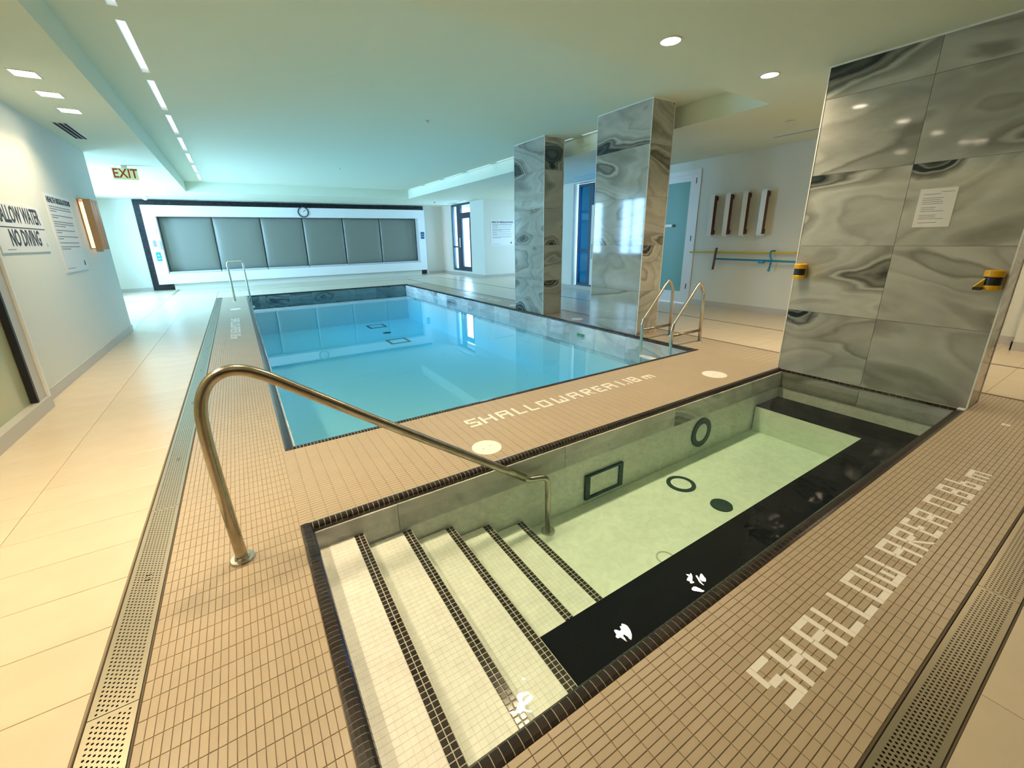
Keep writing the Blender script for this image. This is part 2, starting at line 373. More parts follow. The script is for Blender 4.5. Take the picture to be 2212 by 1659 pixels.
def ring(parent, name, c, ax, r0, r1, h, mat, seg=28):
    m = MB(); c = Vector(c); A = Vector(ax).normalized(); a = A.orthogonal().normalized(); b = A.cross(a)
    for rr_, hh_ in ((r0, 0), (r0, h), (r1, h), (r1, 0)):
        for k in range(seg):
            th = 2*math.pi*k/seg; m.v.append(tuple(c+A*hh_+(a*math.cos(th)+b*math.sin(th))*rr_))
    for i in range(3):
        for k in range(seg): p0 = i*seg+k; p1 = i*seg+(k+1) % seg; m.f.append((p0, p1, p1+seg, p0+seg)); m.mi.append(0)
    return m.obj(name, mat, parent)

# ------------------------------------------------------------------ measures
ZC, ZR = 2.651, 2.898
XW = -1.827; YW = 9.13               # left wall and its far end
PX0, PX1, PY0, PY1 = -0.135, 4.324, 3.126, 13.352   # pool, outer edge of edging
SX0, SX1, SY0, SY1 = -0.152, 4.324, 0.907, 2.247    # small pool
CW = 0.055
PW, SW = -0.19, -0.10                # water levels
XR = 7.40; YB = 17.0
DX0, DX1 = -0.792, -0.668            # left drain
FY0, FY1 = 0.303, 0.415              # front drain
G1, G2 = 4.93, 6.17                  # dark floor grooves on the right

# ------------------------------------------------------------------ structure: floor
fl = MB()
zt = -0.003; zb = -0.25
def slab(x0, x1, y0, y1): fl.box((x0, y0, zb), (x1, y1, zt))
slab(-3.7, XW, 8.5, 17.2); slab(XW, DX0, -2.5, 17.0)
slab(DX0, DX1, 13.36, 17.0); slab(DX0, DX1, -2.5, FY0)
slab(DX1, SX0+.02, FY1, 17.0)
slab(SX0+.02, SX1, FY1, SY0+.02); slab(SX0+.02, SX1, SY1-.02, PY0+.02)
slab(SX0+.02, SX1, PY1-.02, 17.0)
slab(SX1+.03, 10.0, FY1, 17.0); slab(DX1, 10.0, -2.5, FY0)
floor = fl.obj('floor', 'grout', kind='structure')

def tiles_region(x0, x1, y0, y1, w, d, ox, oy, near_y=9.0, far=None, holes=()):
    """large floor tiles: one object per tile where the tile is wide enough in the picture, else joined"""
    i0 = math.floor((x0-ox)/w); i1 = math.ceil((x1-ox)/w); j0 = math.floor((y0-oy)/d); j1 = math.ceil((y1-oy)/d)
    cache = {}; g = .0022
    for i in range(i0, i1):
        for j in range(j0, j1):
            a = max(x0, ox+i*w)+g/2; b = min(x1, ox+(i+1)*w)-g/2; c = max(y0, oy+j*d)+g/2; e = min(y1, oy+(j+1)*d)-g/2
            if b-a < .01 or e-c < .01: continue
            if any(h[0] < (a+b)/2 < h[1] and h[2] < (c+e)/2 < h[3] for h in holes): continue
            if e > near_y: far.tile((a, c, -.005), (b, e, 0)); continue
            k = (round(b-a, 4), round(e-c, 4))
            if k not in cache:
                m = MB(); m.tile((-(b-a)/2, -(e-c)/2, -.005), ((b-a)/2, (e-c)/2, 0)); cache[k] = m.mesh('floor_tile', 'floor_tile')
            inst(cache[k], 'floor_tile', ((a+b)/2, (c+e)/2, 0), floor)
far = MB()
TW, TD = 0.545, 0.2745
tiles_region(XW, DX0, 0.9, 15.05, TW, TD, -1.345, 2.292, far=far)
tiles_region(XW, 10.0, 15.10, 17.0, TW, TD*2, -1.345, 2.292, far=far)
tiles_region(-3.35, -1.90, 9.2, 17.0, TW, TD*2, -1.345, 2.292, far=far)
tiles_region(DX0, G1-.02, 13.37, 15.05, TW, TD, -1.345, 2.292, far=far)
tiles_region(G1+.02, G2-.02, -0.4, 15.05, TW, TD, 5.0, 2.292, far=far)
tiles_region(G2+.02, XR, -0.4, 15.05, TW, TD, 6.19, 2.292, far=far)
tiles_region(XR, 9.9, 9.4, 13.6, TW, TD*2, 6.19, 2.292, far=far)
tiles_region(0.0, G1-.02, -0.9, FY0-.004, TW, TD, 1.45-3*TW, FY0-.004-4*TD, far=far)
far.obj('floor_tile_field', 'floor_tile', floor, kind='stuff')
# dark grooves and threshold band
gr = MB()
gr.box((G1-.02, FY1, -.02), (G1+.02, 15.05, -.001)); gr.obj('floor_groove', 'groove', floor)
gr = MB(); gr.box((G2-.02, -.4, -.02), (G2+.02, 15.05, -.001)); gr.obj('floor_groove', 'groove', floor)
gr = MB(); gr.box((XW, 15.052, -.02), (G2, 15.098, -.001)); gr.obj('floor_groove', 'groove', floor)
gr = MB(); gr.box((-1.90, YW, -.02), (XW, 15.05, -.0005)); gr.obj('threshold_band', 'base', floor, label='grey threshold strip')

# mosaic deck
GT = .0017
TS, TL = .0223, .0667
def deck_cells(x0, x1, y0, y1, along):
    w, d = (TS, TL) if along == 'y' else (TL, TS)
    nx = max(1, round((x1-x0)/w)); ny = max(1, round((y1-y0)/d)); w = (x1-x0)/nx; d = (y1-y0)/ny
    for i in range(nx):
        for j in range(ny):
            yield (x0+i*w+GT/2, y0+j*d+GT/2, x0+(i+1)*w-GT/2, y0+(j+1)*d-GT/2)
cells = []
for reg in ((DX1+.006, SX0-.002, FY1+.006, 13.36, 'y'), (SX0-.002, G1-.02, FY1+.006, SY0-.001, 'x'),
            (SX0-.002, PX1+.002, SY1+.001, PY0-.001, 'x'), (SX1+.33, G1-.02, SY0-.001, SY1+.001, 'x'),
            (PX1+.002, G1-.02, SY1+.001, 13.36, 'y'), (SX0-.002, PX0-.001, PY0-.001, 13.36, 'y')):
    cells += list(deck_cells(*reg))
def in_view(x, y):
    d = Vector((x, y, 0))-CAM; z = d.dot(F)
    if z < .1: return False
    u = 1083.67+898.3*d.dot(R)/z; v = 784.89-898.3*d.dot(U)/z
    return -20 < u < 2232 and -20 < v < 1679
def blk(x, y):   # columns stand here
    return 4.33 < x < 4.72 and (4.085 < y < 4.985 or 6.2 < y < 7.07)
cells = [c for c in cells if not blk((c[0]+c[2])/2, (c[1]+c[3])/2)]
cells.sort(key=lambda c: (0 if in_view((c[0]+c[2])/2, (c[1]+c[3])/2) else 1e3) + (Vector(((c[0]+c[2])/2, (c[1]+c[3])/2, 0))-CAM).length)
deck = bpy.data.objects.new('mosaic_deck', None)
cache = {}
dk = MB()
for n, c in enumerate(cells):
    if n < 300:
        k = (round(c[2]-c[0], 4), round(c[3]-c[1], 4))
        if k not in cache:
            m = MB(); m.tile((-k[0]/2, -k[1]/2, -.004), (k[0]/2, k[1]/2, 0), .0008); cache[k] = m.mesh('mosaic_tile', 'deck_tile')
        inst(cache[k], 'mosaic_tile', ((c[0]+c[2])/2, (c[1]+c[3])/2, 0), floor)
    else: dk.tile((c[0], c[1], -.004), (c[2], c[3], 0), .0008)
dk.obj('mosaic_tile_field', 'deck_tile', floor, kind='stuff')

# ------------------------------------------------------------------ tile lettering in the deck
SEG = {'S': 'TlMRB', 'H': 'lLMrR', 'A': 'lLTMrR', 'L': 'lLB', 'O': 'lLTBrR', 'W': 'lLBrRc', 'R': 'lLTMrD', 'E': 'lLTMB', '0': 'lLTBrR', '8': 'lLTMBrR', '6': 'lLMBR', '1': 'lL'}
def glyph(ch, x, w, H=.1335, t=.0215):
    g = .0012; rs = []
    if ch == '.': return [((x, 0), (x+t, 0), (x+t, t), (x, t))]
    def rc(a, b, c, d): rs.append(((a, b), (c, b), (c, d), (a, d)))
    if ch == 'm':
        h = H*.62
        rc(x, 0, x+t, h); rc(x+w/2-t/2, 0, x+w/2+t/2, h-t-g); rc(x+w-t, 0, x+w, h-t-g); rc(x+t+g, h-t, x+w, h); return rs
    sg = SEG[ch]; m = H/2
    if 'l' in sg: rc(x, m+g, x+t, H)
    if 'L' in sg: rc(x, 0, x+t, m-g)
    if 'r' in sg: rc(x+w-t, m+g, x+w, H)
    if 'R' in sg: rc(x+w-t, 0, x+w, m-g)
    if 'T' in sg: rc(x+t+g, H-t, x+w-t-g if 'r' in sg else x+w, H)
    if 'M' in sg: rc(x+t+g, m-t/2, x+w-t-g, m+t/2)
    if 'B' in sg: rc((x+t+g) if 'L' in sg else x, 0, x+w-t-g if 'R' in sg else x+w, t)
    if 'c' in sg: rc(x+w/2-t/2, t+g, x+w/2+t/2, m-g)
    if 'D' in sg: rs.append(((x+w-t, 0), (x+w, 0), (x+t+t+g, m-t/2-g), (x+t+g, m-t/2-g)))
    return rs
def marking(label, glyphs, xf):
    """xf maps (u along text, v up letter) to floor x, y"""
    root = bpy.data.objects.new('depth_marking', None); COL.objects.link(root); root.location = (*xf(glyphs[0][1], 0), 0); attach(root, floor); root['label'] = label
    for ch, x, w in glyphs:
        for poly in glyph(ch, x, w):
            P = [xf(u, v) for u, v in poly]
            cx, cy = sum(p[0] for p in P)/4, sum(p[1] for p in P)/4
            a = sum(P[i][0]*P[(i+1) % 4][1]-P[(i+1) % 4][0]*P[i][1] for i in range(4))
            if a < 0: P = P[::-1]
            m = MB(); m.prism([(p[0]-cx, p[1]-cy) for p in P], -.004, .0009)
            o = m.obj('letter_tile', 'letter'); o.location = (cx, cy, 0); attach(o, root)
T1 = [('S', .939, .096), ('H', 1.058, .104), ('A', 1.214, .104), ('L', 1.356, .088), ('L', 1.479, .088), ('O', 1.601, .106), ('W', 1.742, .112),
      ('A', 1.944, .102), ('R', 2.092, .100), ('E', 2.236, .075), ('A', 2.356, .096), ('0', 2.548, .106), ('.', 2.672, .02), ('8', 2.745, .085), ('6', 2.902, .075), ('m', 3.040, .130)]
marking('white tile lettering SHALLOW AREA 0.86m', T1, lambda u, v: (u, .5725+v))
T2 = [('S', 1.052, .098), ('H', 1.174, .112), ('A', 1.322, .11), ('L', 1.475, .085), ('L', 1.597, .085), ('O', 1.716, .105), ('W', 1.875, .12),
      ('A', 2.046, .105), ('R', 2.203, .098), ('E', 2.34, .095), ('A', 2.466, .11), ('1', 2.645, .02), ('.', 2.698, .02), ('1', 2.748, .02), ('8', 2.80, .09), ('m', 2.955, .130)]
marking('white tile lettering SHALLOW AREA 1.18m', T2, lambda u, v: (u, 2.755+v))
marking('white tile lettering on the left deck', T2, lambda u, v: (-.462+v, 9.36-(u-1.052)*.98))
marking('white tile lettering on the right deck', T2, lambda u, v: (4.70-v, 8.2+(u-1.052)*.98))
m = MB()
for a in (0, .0225): m.tile((4.155, .662+a, -.004), (4.155+.045, .683+a, .0009))
o = m.obj('marker_tile', 'letter', floor)

# ------------------------------------------------------------------ walls, ceiling
bx('wall_left', (XW-.25, -2.5, 0), (XW, YW, ZC), 'wall', kind='structure')
bx('baseboard_left', (XW, 5.20, 0), (XW+.012, YW, .10), 'base', kind='structure')
bx('baseboard_left_end', (XW-.25, YW, 0), (XW+.012, YW+.012, .10), 'base', kind='structure')
wb = MB(); wb.box((-3.8, YB, 0), (7.55, YB+.25, ZC))
wb.obj('wall_back', 'wall', kind='structure')
m = MB(); m.box((-3.35, YB-.012, 0), (-2.50, YB, .10)); m.box((6.60, YB-.012, 0), (7.3, YB, .10)); m.obj('baseboard_back', 'base', kind='structure')
# right wall (with openings for door and windows)
def wall_x(name, x, t, y0, y1, z1, holes):
    m = MB(); hs = sorted(holes); y = y0
    for a, b, c, d in hs:
        m.box((x, y, 0), (x+t, a, z1))
        if c > 0: m.box((x, a, 0), (x+t, b, c))
        if d < z1: m.box((x, a, d), (x+t, b, z1))
        y = b
    m.box((x, y, 0), (x+t, y1, z1))
    return m
wall_x('wall_right', XR, .25, 1.11, 9.5, ZC, [(5.42, 6.62, 0.0, 2.50), (7.2, 8.98, .10, ZC-.03)]).obj('wall_right', 'wall', kind='structure')
bx('wall_right_near', (7.07, -2.5, 0), (7.65, 1.11, ZC), 'wall', kind='structure')
wall_x('wall_right_far', 7.30, .25, 13.5, 17.0, ZC, [(14.48, 16.12, .16, ZC-.01)]).obj('wall_right_far', 'wall', kind='structure')
m = MB(); m.box((7.55, 13.5, 0), (9.8, 13.75, ZC)); m.obj('wall_bay_back', 'wall', kind='structure')
m = MB(); m.box((7.65, 9.25, 0), (9.8, 9.5, ZC)); m.obj('wall_bay_front', 'wall', kind='structure')
wall_x('wall_bay_right', 9.6, .2, 9.5, 13.5, ZC, [(9.8, 13.2, .2, 2.5)]).obj('wall_bay_right', 'wall', kind='structure')
bx('wall_front', (XW-.25, -2.6, 0), (7.65, -2.4, ZC), 'taupe', kind='structure')
# left wing
wall_x('wall_wing_left', -3.55, .2, 9.0, 17.0, ZC, [(10.6, 11.8, .70, 2.62), (12.6, 13.8, .70, 2.62), (14.6, 15.8, .70, 2.62)]).obj('wall_wing_left', 'wall', kind='structure')
bx('wall_wing_front', (-3.55, YW-.25, 0), (XW-.25, YW, ZC), 'wall', kind='structure')
m = MB()
m.box((XR-.012, 1.12, 0), (XR, 5.40, .10)); m.box((XR-.012, 6.64, 0), (XR, 9.5, .10)); m.obj('baseboard_right', 'base', kind='structure')
m = MB(); m.box((7.058, -.6, 0), (7.07, 1.122, .10)); m.box((7.058, 1.11, 0), (XR, 1.122, .10)); m.obj('baseboard_right_near', 'base', kind='structure')
m = MB(); m.box((7.288, 13.49, 0), (7.30, 17.0, .10)); m.obj('baseboard_right_far', 'base', kind='structure')
m = MB(); m.box((7.288, 13.488, 0), (9.6, 13.50, .10)); m.obj('baseboard_bay', 'base', kind='structure')

# ceiling: lower soffit ring + raised field with slots for the strip lights
RX0, RX1, RY0, RY1 = -1.003, 4.953, 3.042, 14.32
ce = MB()
H = .30
ce.box((-3.6, -2.6, ZC), (RX0, 17.25, ZC+H)); ce.box((RX1, -2.6, ZC), (10.0, 17.25, ZC+H))
ce.box((RX0, -2.6, ZC), (RX1, RY0, ZC+H)); ce.box((RX0, RY1, ZC), (RX1, 17.25, ZC+H))
sl = [(-.662, -.598), (4.862, 4.926)]
slots_y = [(3.45+1.357*k, 3.45+1.357*k+1.135) for k in range(8)]
xs = [RX0, sl[0][0], sl[0][1], sl[1][0], sl[1][1], RX1]
for a, b in ((0, 1), (2, 3), (4, 5)): ce.box((xs[a], RY0, ZR), (xs[b], RY1, ZR+.15))
for a, b in sl:
    y = RY0
    for c, d in (slots_y if a < 0 else slots_y[1:]):
        ce.box((a, y, ZR), (b, c, ZR+.15)); y = d
    ce.box((a, y, ZR), (b, RY1, ZR+.15))
ce.box((RX0-.1, RY0-.1, ZR+.15), (RX1+.1, RY1+.1, ZR+.25))
ceiling = ce.obj('ceiling', 'ceil', kind='structure')

def strip_light(k, side, x0, x1, y0, y1):
    where = 'left' if side == 0 else 'right'
    t = thing('strip_light', f'recessed ceiling light slot, {ORD[k]} from the near end of the {where} row', 'ceiling light', ((x0+x1)/2, (y0+y1)/2, ZR), 'light slots along the raised ceiling')
    m = MB(); w = .004
    m.box((x0, y0, ZR+.002), (x0+w, y1, ZR+.05)); m.box((x1-w, y0, ZR+.002), (x1, y1, ZR+.05))
    m.box((x0+w, y0, ZR+.002), (x1-w, y0+w, ZR+.05)); m.box((x0+w, y1-w, ZR+.002), (x1-w, y1, ZR+.05))
    m.obj('housing', 'white_trim', t)
    bx('diffuser', (x0+w, y0+w, ZR+.035), (x1-w, y1-w, ZR+.045), 'lamp_day', t)
ORD = ['first', 'second', 'third', 'fourth', 'fifth', 'sixth', 'seventh', 'eighth', 'ninth', 'tenth']
for s_ in (0, 1):
    for k, (c, d) in enumerate(slots_y[s_:]): strip_light(k, s_, sl[s_][0], sl[s_][1], c, d)

# downlights
def disc_light(label, x, y, r, e):
    t = thing('downlight', label, 'ceiling light', (x, y, ZC), 'round downlights in the near soffit')
    m = MB(); seg = 28
    ring(t, 'trim_ring', (x, y, ZC), (0, 0, -1), r*1.02, r*1.22, .006, 'white_trim', seg)
    m = MB(); m.lathe((x, y, ZC), (0, 0, -1), [(r, .001), (r, .004)], seg); m.obj('lens', 'lamp_warm', t)
    o = area('lamp', (x, y, ZC-.008), (0, 0, -1), r*1.8, r*1.8, e, WARM, 'DISK', math.radians(140)); attach(o, t)
DL = 15
for k, (x, lb) in enumerate(((.067, 'round downlight out of view left of the near soffit row'), (1.384, 'round downlight at the top edge of the picture, left of the other two'),
                             (2.701, 'round glowing downlight in the near soffit, middle one in view'), (4.05, 'round glowing downlight in the near soffit, nearest the tall stone wall'),
                             (5.40, 'round downlight in the soffit behind the tall stone wall'), (-1.25, 'round downlight of the soffit row over the left walkway'))):
    disc_light(lb, x, 2.60, .066, DL if x > 0 else 10)
for k, x in enumerate((-.2, 1.384, 2.701, 4.05, 5.7)): disc_light(f'added fill downlight behind the camera, {ORD[k]} from the left', x, -.55, .066, .25 if k else 1)  # unseen row, added as warm fill for the near area
disc_light('added fill downlight out of view over the passage right of the stone wall', 5.9, .85, .066, 16)  # unseen lamp added to brighten the wall and floor behind the partition
for k, (x, y) in enumerate(((5.98, 10.70), (5.97, 10.0), (6.50, 14.0), (6.47, 10.29))):
    t = thing('recessed_spot', f'tiny unlit recessed spot over the right walkway, {ORD[k]} of four', 'ceiling light', (x, y, ZC), 'tiny unlit recessed spots')
    ring(t, 'trim_ring', (x, y, ZC), (0, 0, -1), .028, .045, .005, 'white_trim', 16)
    m = MB(); m.lathe((x, y, ZC), (0, 0, -1), [(.028, .0005), (.028, .002)], 16); m.obj('lens', 'base', t)
def square_light(label, x, y, e):
    t = thing('square_downlight', label, 'ceiling light', (x, y, ZC), 'square downlights over the left walkway'); r = .075
    m = MB()
    for a in ((-r-.012, -r-.012, r+.012, -r), (-r-.012, r, r+.012, r+.012), (-r-.012, -r, -r, r), (r, -r, r+.012, r)):
        m.box((x+a[0], y+a[1], ZC-.005), (x+a[2], y+a[3], ZC))
    m.obj('trim_ring', 'white_trim', t)
    bx('lens', (x-r, y-r, ZC-.003), (x+r, y+r, ZC-.001), 'lamp_warm', t)
    o = area('lamp', (x, y, ZC-.008), (0, 0, -1), .13, .13, e, WARM, 'SQUARE', math.radians(125)); attach(o, t)
for k, (y, lb) in enumerate(((5.52, 'square downlight over the left walkway, nearest of the three in view'), (6.08, 'square downlight over the left walkway, middle of the three in view'), (6.64, 'square downlight over the left walkway, farthest of the three in view'),
              (1.9, 'square downlight over the left walkway, out of view nearest the camera'), (2.46, 'square downlight over the left walkway, out of view above the drain'), (3.4, 'square downlight over the left walkway, out of view beside the glass front'))):
    square_light(lb, -1.385, y, 9 if y < 3 else 6)

# ceiling vents and small ceiling fittings
def vent(label, x0, x1, y0, y1, n=2, along='y', z=ZC):
    t = thing('air_vent', label, 'air vent', ((x0+x1)/2, (y0+y1)/2, z))
    bx('backing', (x0+.004, y0+.004, z-.0035), (x1-.004, y1-.004, z-.0005), 'dark', t)
    m = MB(); f = .012
    m.box((x0, y0, z-.006), (x1, y0+f, z)); m.box((x0, y1-f, z-.006), (x1, y1, z)); m.box((x0, y0+f, z-.006), (x0+f, y1-f, z)); m.box((x1-f, y0+f, z-.006), (x1, y1-f, z))
    m.obj('vent_frame', 'white_trim', t)
    for k in range(1, n):
        if along == 'y': q = x0+(x1-x0)*k/n; bx('slat', (q-.003, y0+f, z-.006), (q+.003, y1-f, z-.0035), 'white_trim', t)
        else: q = y0+(y1-y0)*k/n; bx('slat', (x0+f, q-.003, z-.006), (x1-f, q+.003, z-.0035), 'white_trim', t)
vent('dark ceiling vent grille above the left wall', -1.69, -1.55, 7.25, 8.14, 3)
vent('linear slot vent above the row of wall lights', 6.66, 6.74, 3.0, 3.88, 2)
vent('linear slot vent above the blue glass door', 6.72, 6.80, 7.5, 8.30, 2)
vent('linear slot vent in front of the far dark framed door', 6.93, 7.01, 14.2, 15.65, 2)
vent('linear slot vent above the left part of the padded bench', -.9, .6, 16.84, 16.90, 2, 'x')
vent('linear slot vent above the middle of the padded bench', 3.2, 4.6, 16.84, 16.90, 2, 'x')
def fitting(name, label, cat, x, y, z, prof, mat, seg=20):
    m = MB(); m.lathe((x, y, z), (0, 0, -1), prof, seg); o = m.obj(name, mat, loc=(x, y, z), smooth=False); tag(o, label, cat); return o
fitting('smoke_detector', 'round white detector on the soffit beside the tall stone wall', 'smoke detector', 5.95, 3.30, ZC, [(.055, 0), (.06, .012), (.05, .028), (.03, .034), (.025, .055), (.012, .065)], 'white')
fitting('ceiling_sprinkler', 'small round sprinkler cap, nearer one on the raised ceiling', 'sprinkler', 2.363, 6.271, ZR, [(.035, 0), (.035, .004), (.018, .006), (.016, .02)], 'steel')
fitting('ceiling_sprinkler', 'small round sprinkler cap, farther one on the raised ceiling', 'sprinkler', 2.087, 10.777, ZR, [(.035, 0), (.035, .004), (.018, .006), (.016, .02)], 'steel')
fitting('security_camera', 'small white dome camera on the ceiling left of the padded bench', 'camera', -2.05, 15.9, ZC, [(.07, 0), (.07, .03), (.05, .09), (.02, .11)], 'white')
fitting('ceiling_sprinkler', 'tiny dark sprinkler near the far right corner', 'sprinkler', 6.25, 15.2, ZC, [(.03, 0), (.03, .005), (.02, .02)], 'black')
# ------------------------------------------------------------------ large marble wall and columns
def tiled_face(parent, axis, pos, sgn, a0, a1, z0, z1, cuts, zs, mat='agate', th=.012):
    """stone tiles proud of a face; axis 'x' -> face at x=pos; spans y a0..a1"""
    aa = [a0]+list(cuts)+[a1]; zz = [z0]+[z for z in zs if z0+.02 < z < z1-.02]+[z1]; g = .0012
    for i in range(len(aa)-1):
        for j in range(len(zz)-1):
            l0, l1 = aa[i]+g, aa[i+1]-g; h0, h1 = zz[j]+g, zz[j+1]-g
            if axis == 'x': A, B = (pos-sgn*th, l0, h0), (pos, l1, h1)
            else: A, B = (l0, pos-sgn*th, h0), (l1, pos, h1)
            bx('stone_tile', A, B, mat, parent)
def block(name, label, x0, x1, y0, y1, z1, cutx, cuty):
    t = thing(name, label, 'column' if name != 'stone_partition' else 'wall', ((x0+x1)/2, (y0+y1)/2, 0))
    c = .012
    bx('core', (x0+c, y0+c, 0), (x1-c, y1-c, z1), 'grout', t)
    zs = [.6, 1.2, 1.8, 2.4]
    tiled_face(t, 'x', x0, -1, y0, y1, 0, z1, cuty, zs)
    tiled_face(t, 'x', x1, 1, y0, y1, 0, z1, cuty, zs)
    tiled_face(t, 'y', y0, -1, x0+c, x1-c, 0, z1, cutx, zs)
    tiled_face(t, 'y', y1, 1, x0+c, x1-c, 0, z1, cutx, zs)
    m = MB(); r = .004
    for xx, yy in ((x0, y0), (x0, y1), (x1, y0), (x1, y1)): m.box((xx-r, yy-r, 0), (xx+r, yy+r, z1))
    m.obj('corner_trim', 'white_trim', t)
    m = MB(); m.box((x0-.006, y0-.006, z1-.012), (x1+.006, y0, z1)); m.box((x0-.006, y1, z1-.012), (x1+.006, y1+.006, z1)); m.box((x0-.006, y0, z1-.012), (x0, y1, z1)); m.box((x1, y0, z1-.012), (x1+.006, y1, z1))
    m.obj('ceiling_trim', 'white_trim', t)
    return t
block('stone_column', 'nearer grey agate stone column standing beside the pool ladder', PX1, 4.729, 4.078, 4.993, ZR, [], [])
block('stone_column', 'farther grey agate stone column on the right pool edge', PX1, 4.729, 6.190, 7.079, ZR, [], [])
part = block('stone_partition', 'tall grey agate stone wall at the end of the small pool', SX1, 4.64, SY0, SY1, ZC, [], [1.56])

# notice and wall-mounted barrier heads on the partition
t = thing('paper_notice', 'white paper notice taped on the tall stone wall', 'notice', (SX1-.002, 1.378, 1.48))
bx('sheet', (SX1-.003, 1.275, 1.338), (SX1-.0005, 1.480, 1.614), 'paper', t)
m = MB(); rr = random.Random(3)
for k in range(17):
    z = 1.585-k*.0135
    if k in (2, 7, 11, 15): continue
    a = 1.455 if k else 1.36; w = .14*rr.uniform(.55, 1) if k else .07
    m.box((SX1-.0036, a-w, z), (SX1-.003, a, z+.0035))
m.obj('print_lines', 'ink_grey', t)
def barrier(label, y, clip):
    t = thing('barrier_belt_unit', label, 'barrier', (SX1-.06, y, .97), 'yellow belt barrier units on the stone wall')
    x = SX1-.07
    m = MB(); m.lathe((x, y, .905), (0, 0, 1), [(.046, 0), (.05, .004), (.05, .03), (.047, .033)], 24); m.obj('base_ring', 'yellow', t, smooth=False)
    m = MB(); m.lathe((x, y, .938), (0, 0, 1), [(.044, 0), (.044, .058)], 24); m.obj('belt_drum', 'black', t)
    m = MB(); m.lathe((x, y, .996), (0, 0, 1), [(.047, 0), (.05, .004), (.05, .038), (.044, .045), (.024, .046), (.022, .035)], 24); m.obj('top_ring', 'yellow', t)
    bx('wall_bracket', (x+.035, y-.03, .91), (SX1, y+.03, 1.035), 'yellow', t, bevel=.004)
    if clip:
        bx('belt_end', (x-.075, y+.03, .905), (x-.03, y+.075, .925), 'black', t, bevel=.003)
        m = MB(); m.v = [(x-.07, y+.07, .925), (x-.035, y+.035, .925), (x-.035, y+.03, .985), (x-.063, y+.078, .925), (x-.028, y+.043, .925), (x-.028, y+.038, .985)]
        m.f = [(0, 1, 2), (5, 4, 3), (0, 3, 4, 1), (1, 4, 5, 2), (2, 5, 3, 0)]; m.mi = [0]*5; m.obj('belt_flap', 'yellow_pole', t)
barrier('yellow and black belt barrier head at the far edge of the stone wall', 2.175, False)
barrier('belt barrier head with hanging belt end at the near edge of the stone wall', .965, True)

# ------------------------------------------------------------------ pools
def roll_mesh(L0, cw=CW):
    """one rounded edging piece: runs along local x, covers y 0 (deck side) .. CW (water side)"""
    f_ = cw/CW
    prof = [(0, -.006), (0, .0005), (.010, .0035), (.026, .0045), (.040, .002), (.050, -.007), (CW, -.02), (CW, -.032)]
    prof = [(a*f_, b if f_ > .9 else b*.7) for a, b in prof]
    m = MB(); n = len(prof)
    for sx in (0, L0):
        for y, z in prof: m.v.append((sx, y, z))
    for i in range(n-1): m.f.append((i, n+i, n+i+1, i+1)); m.mi.append(0)
    m.f.append(tuple(range(n))); m.mi.append(0); m.f.append(tuple(reversed(range(n, 2*n)))); m.mi.append(0)
    m.v += []
    return m.mesh('edging_tile', 'black_tile')
PITCH = .0223
def edging(pool, name, x0, y0, x1, y1, nrm, individual, pitch=PITCH, cw=CW):
    """runs from (x0,y0) to (x1,y1) along outer edge; nrm points to the water"""
    d = Vector((x1-x0, y1-y0, 0)); Ln = d.length; d.normalize(); n = int(Ln/pitch); p = Ln/n
    me = roll_mesh(p-.0024, cw); ang = math.atan2(d.y, d.x)
    root = bpy.data.objects.new(name, None); COL.objects.link(root); root.location = (x0, y0, 0); attach(root, pool)
    # grout bed just below the glazed pieces
    nv = Vector((nrm[0], nrm[1], 0)); flip = d.cross(nv).z < 0
    bed = MB(); P = []
    for (o, z) in ((.001, -.01), (.001, -.0008), (.010, .0022), (.026, .0032), (.040, .0007), (.0485, -.0085), (CW-.0015, -.02), (CW-.0015, -.034)):
        P.append((o*cw/CW, z if cw > .05 else z*.7-.0003))
    k = len(P)
    for e in (Vector((x0, y0, 0)), Vector((x1, y1, 0))):
        for o, z in P: q = e+nv*o; bed.v.append((q.x, q.y, z))
    for i in range(k-1): bed.f.append((i, k+i, k+i+1, i+1)); bed.mi.append(0)
    b = bed.obj('grout_bed', 'grout_light'); attach(b, root)
    joined = MB()
    src = [tuple(v.co) for v in me.vertices]; fs = [tuple(pl.vertices) for pl in me.polygons]
    def xf(v, i):
        lx = v[0]+.0012; q = Vector((x0, y0, 0))+d*(i*p+lx)+nv*v[1]; return (q.x, q.y, v[2])
    if individual:
        base = MB(); base.v = [tuple(Vector((d.x*v[0], d.y*v[0], 0))+nv*v[1]+Vector((0, 0, v[2]))) for v in src]; base.f = fs; base.mi = [0]*len(fs)
        bm = base.mesh('edging_tile', 'black_tile', smooth=False)
    for i in range(n):
        if individual and i < individual:
            q = Vector((x0, y0, 0))+d*(i*p+.0012); inst(bm, 'edging_tile', q, root)
        else:
            o = len(joined.v); joined.v += [xf(v, i) for v in src]; joined.f += [tuple(o+a for a in f) for f in fs]; joined.mi += [0]*len(fs)
    if joined.v:
        j = joined.obj('edging_tile_run', 'black_tile'); attach(j, root); j['kind'] = 'stuff'

def flat_tiles_wall(parent, axis, pos, sgn, a0, a1, z0, z1, w, start, mat):
    cuts = []; q = start
    while q < a1-.05:
        if q > a0+.05: cuts.append(q)
        q += w
    tiled_face(parent, axis, pos, sgn, a0, a1, z0, z1, cuts, [], mat)

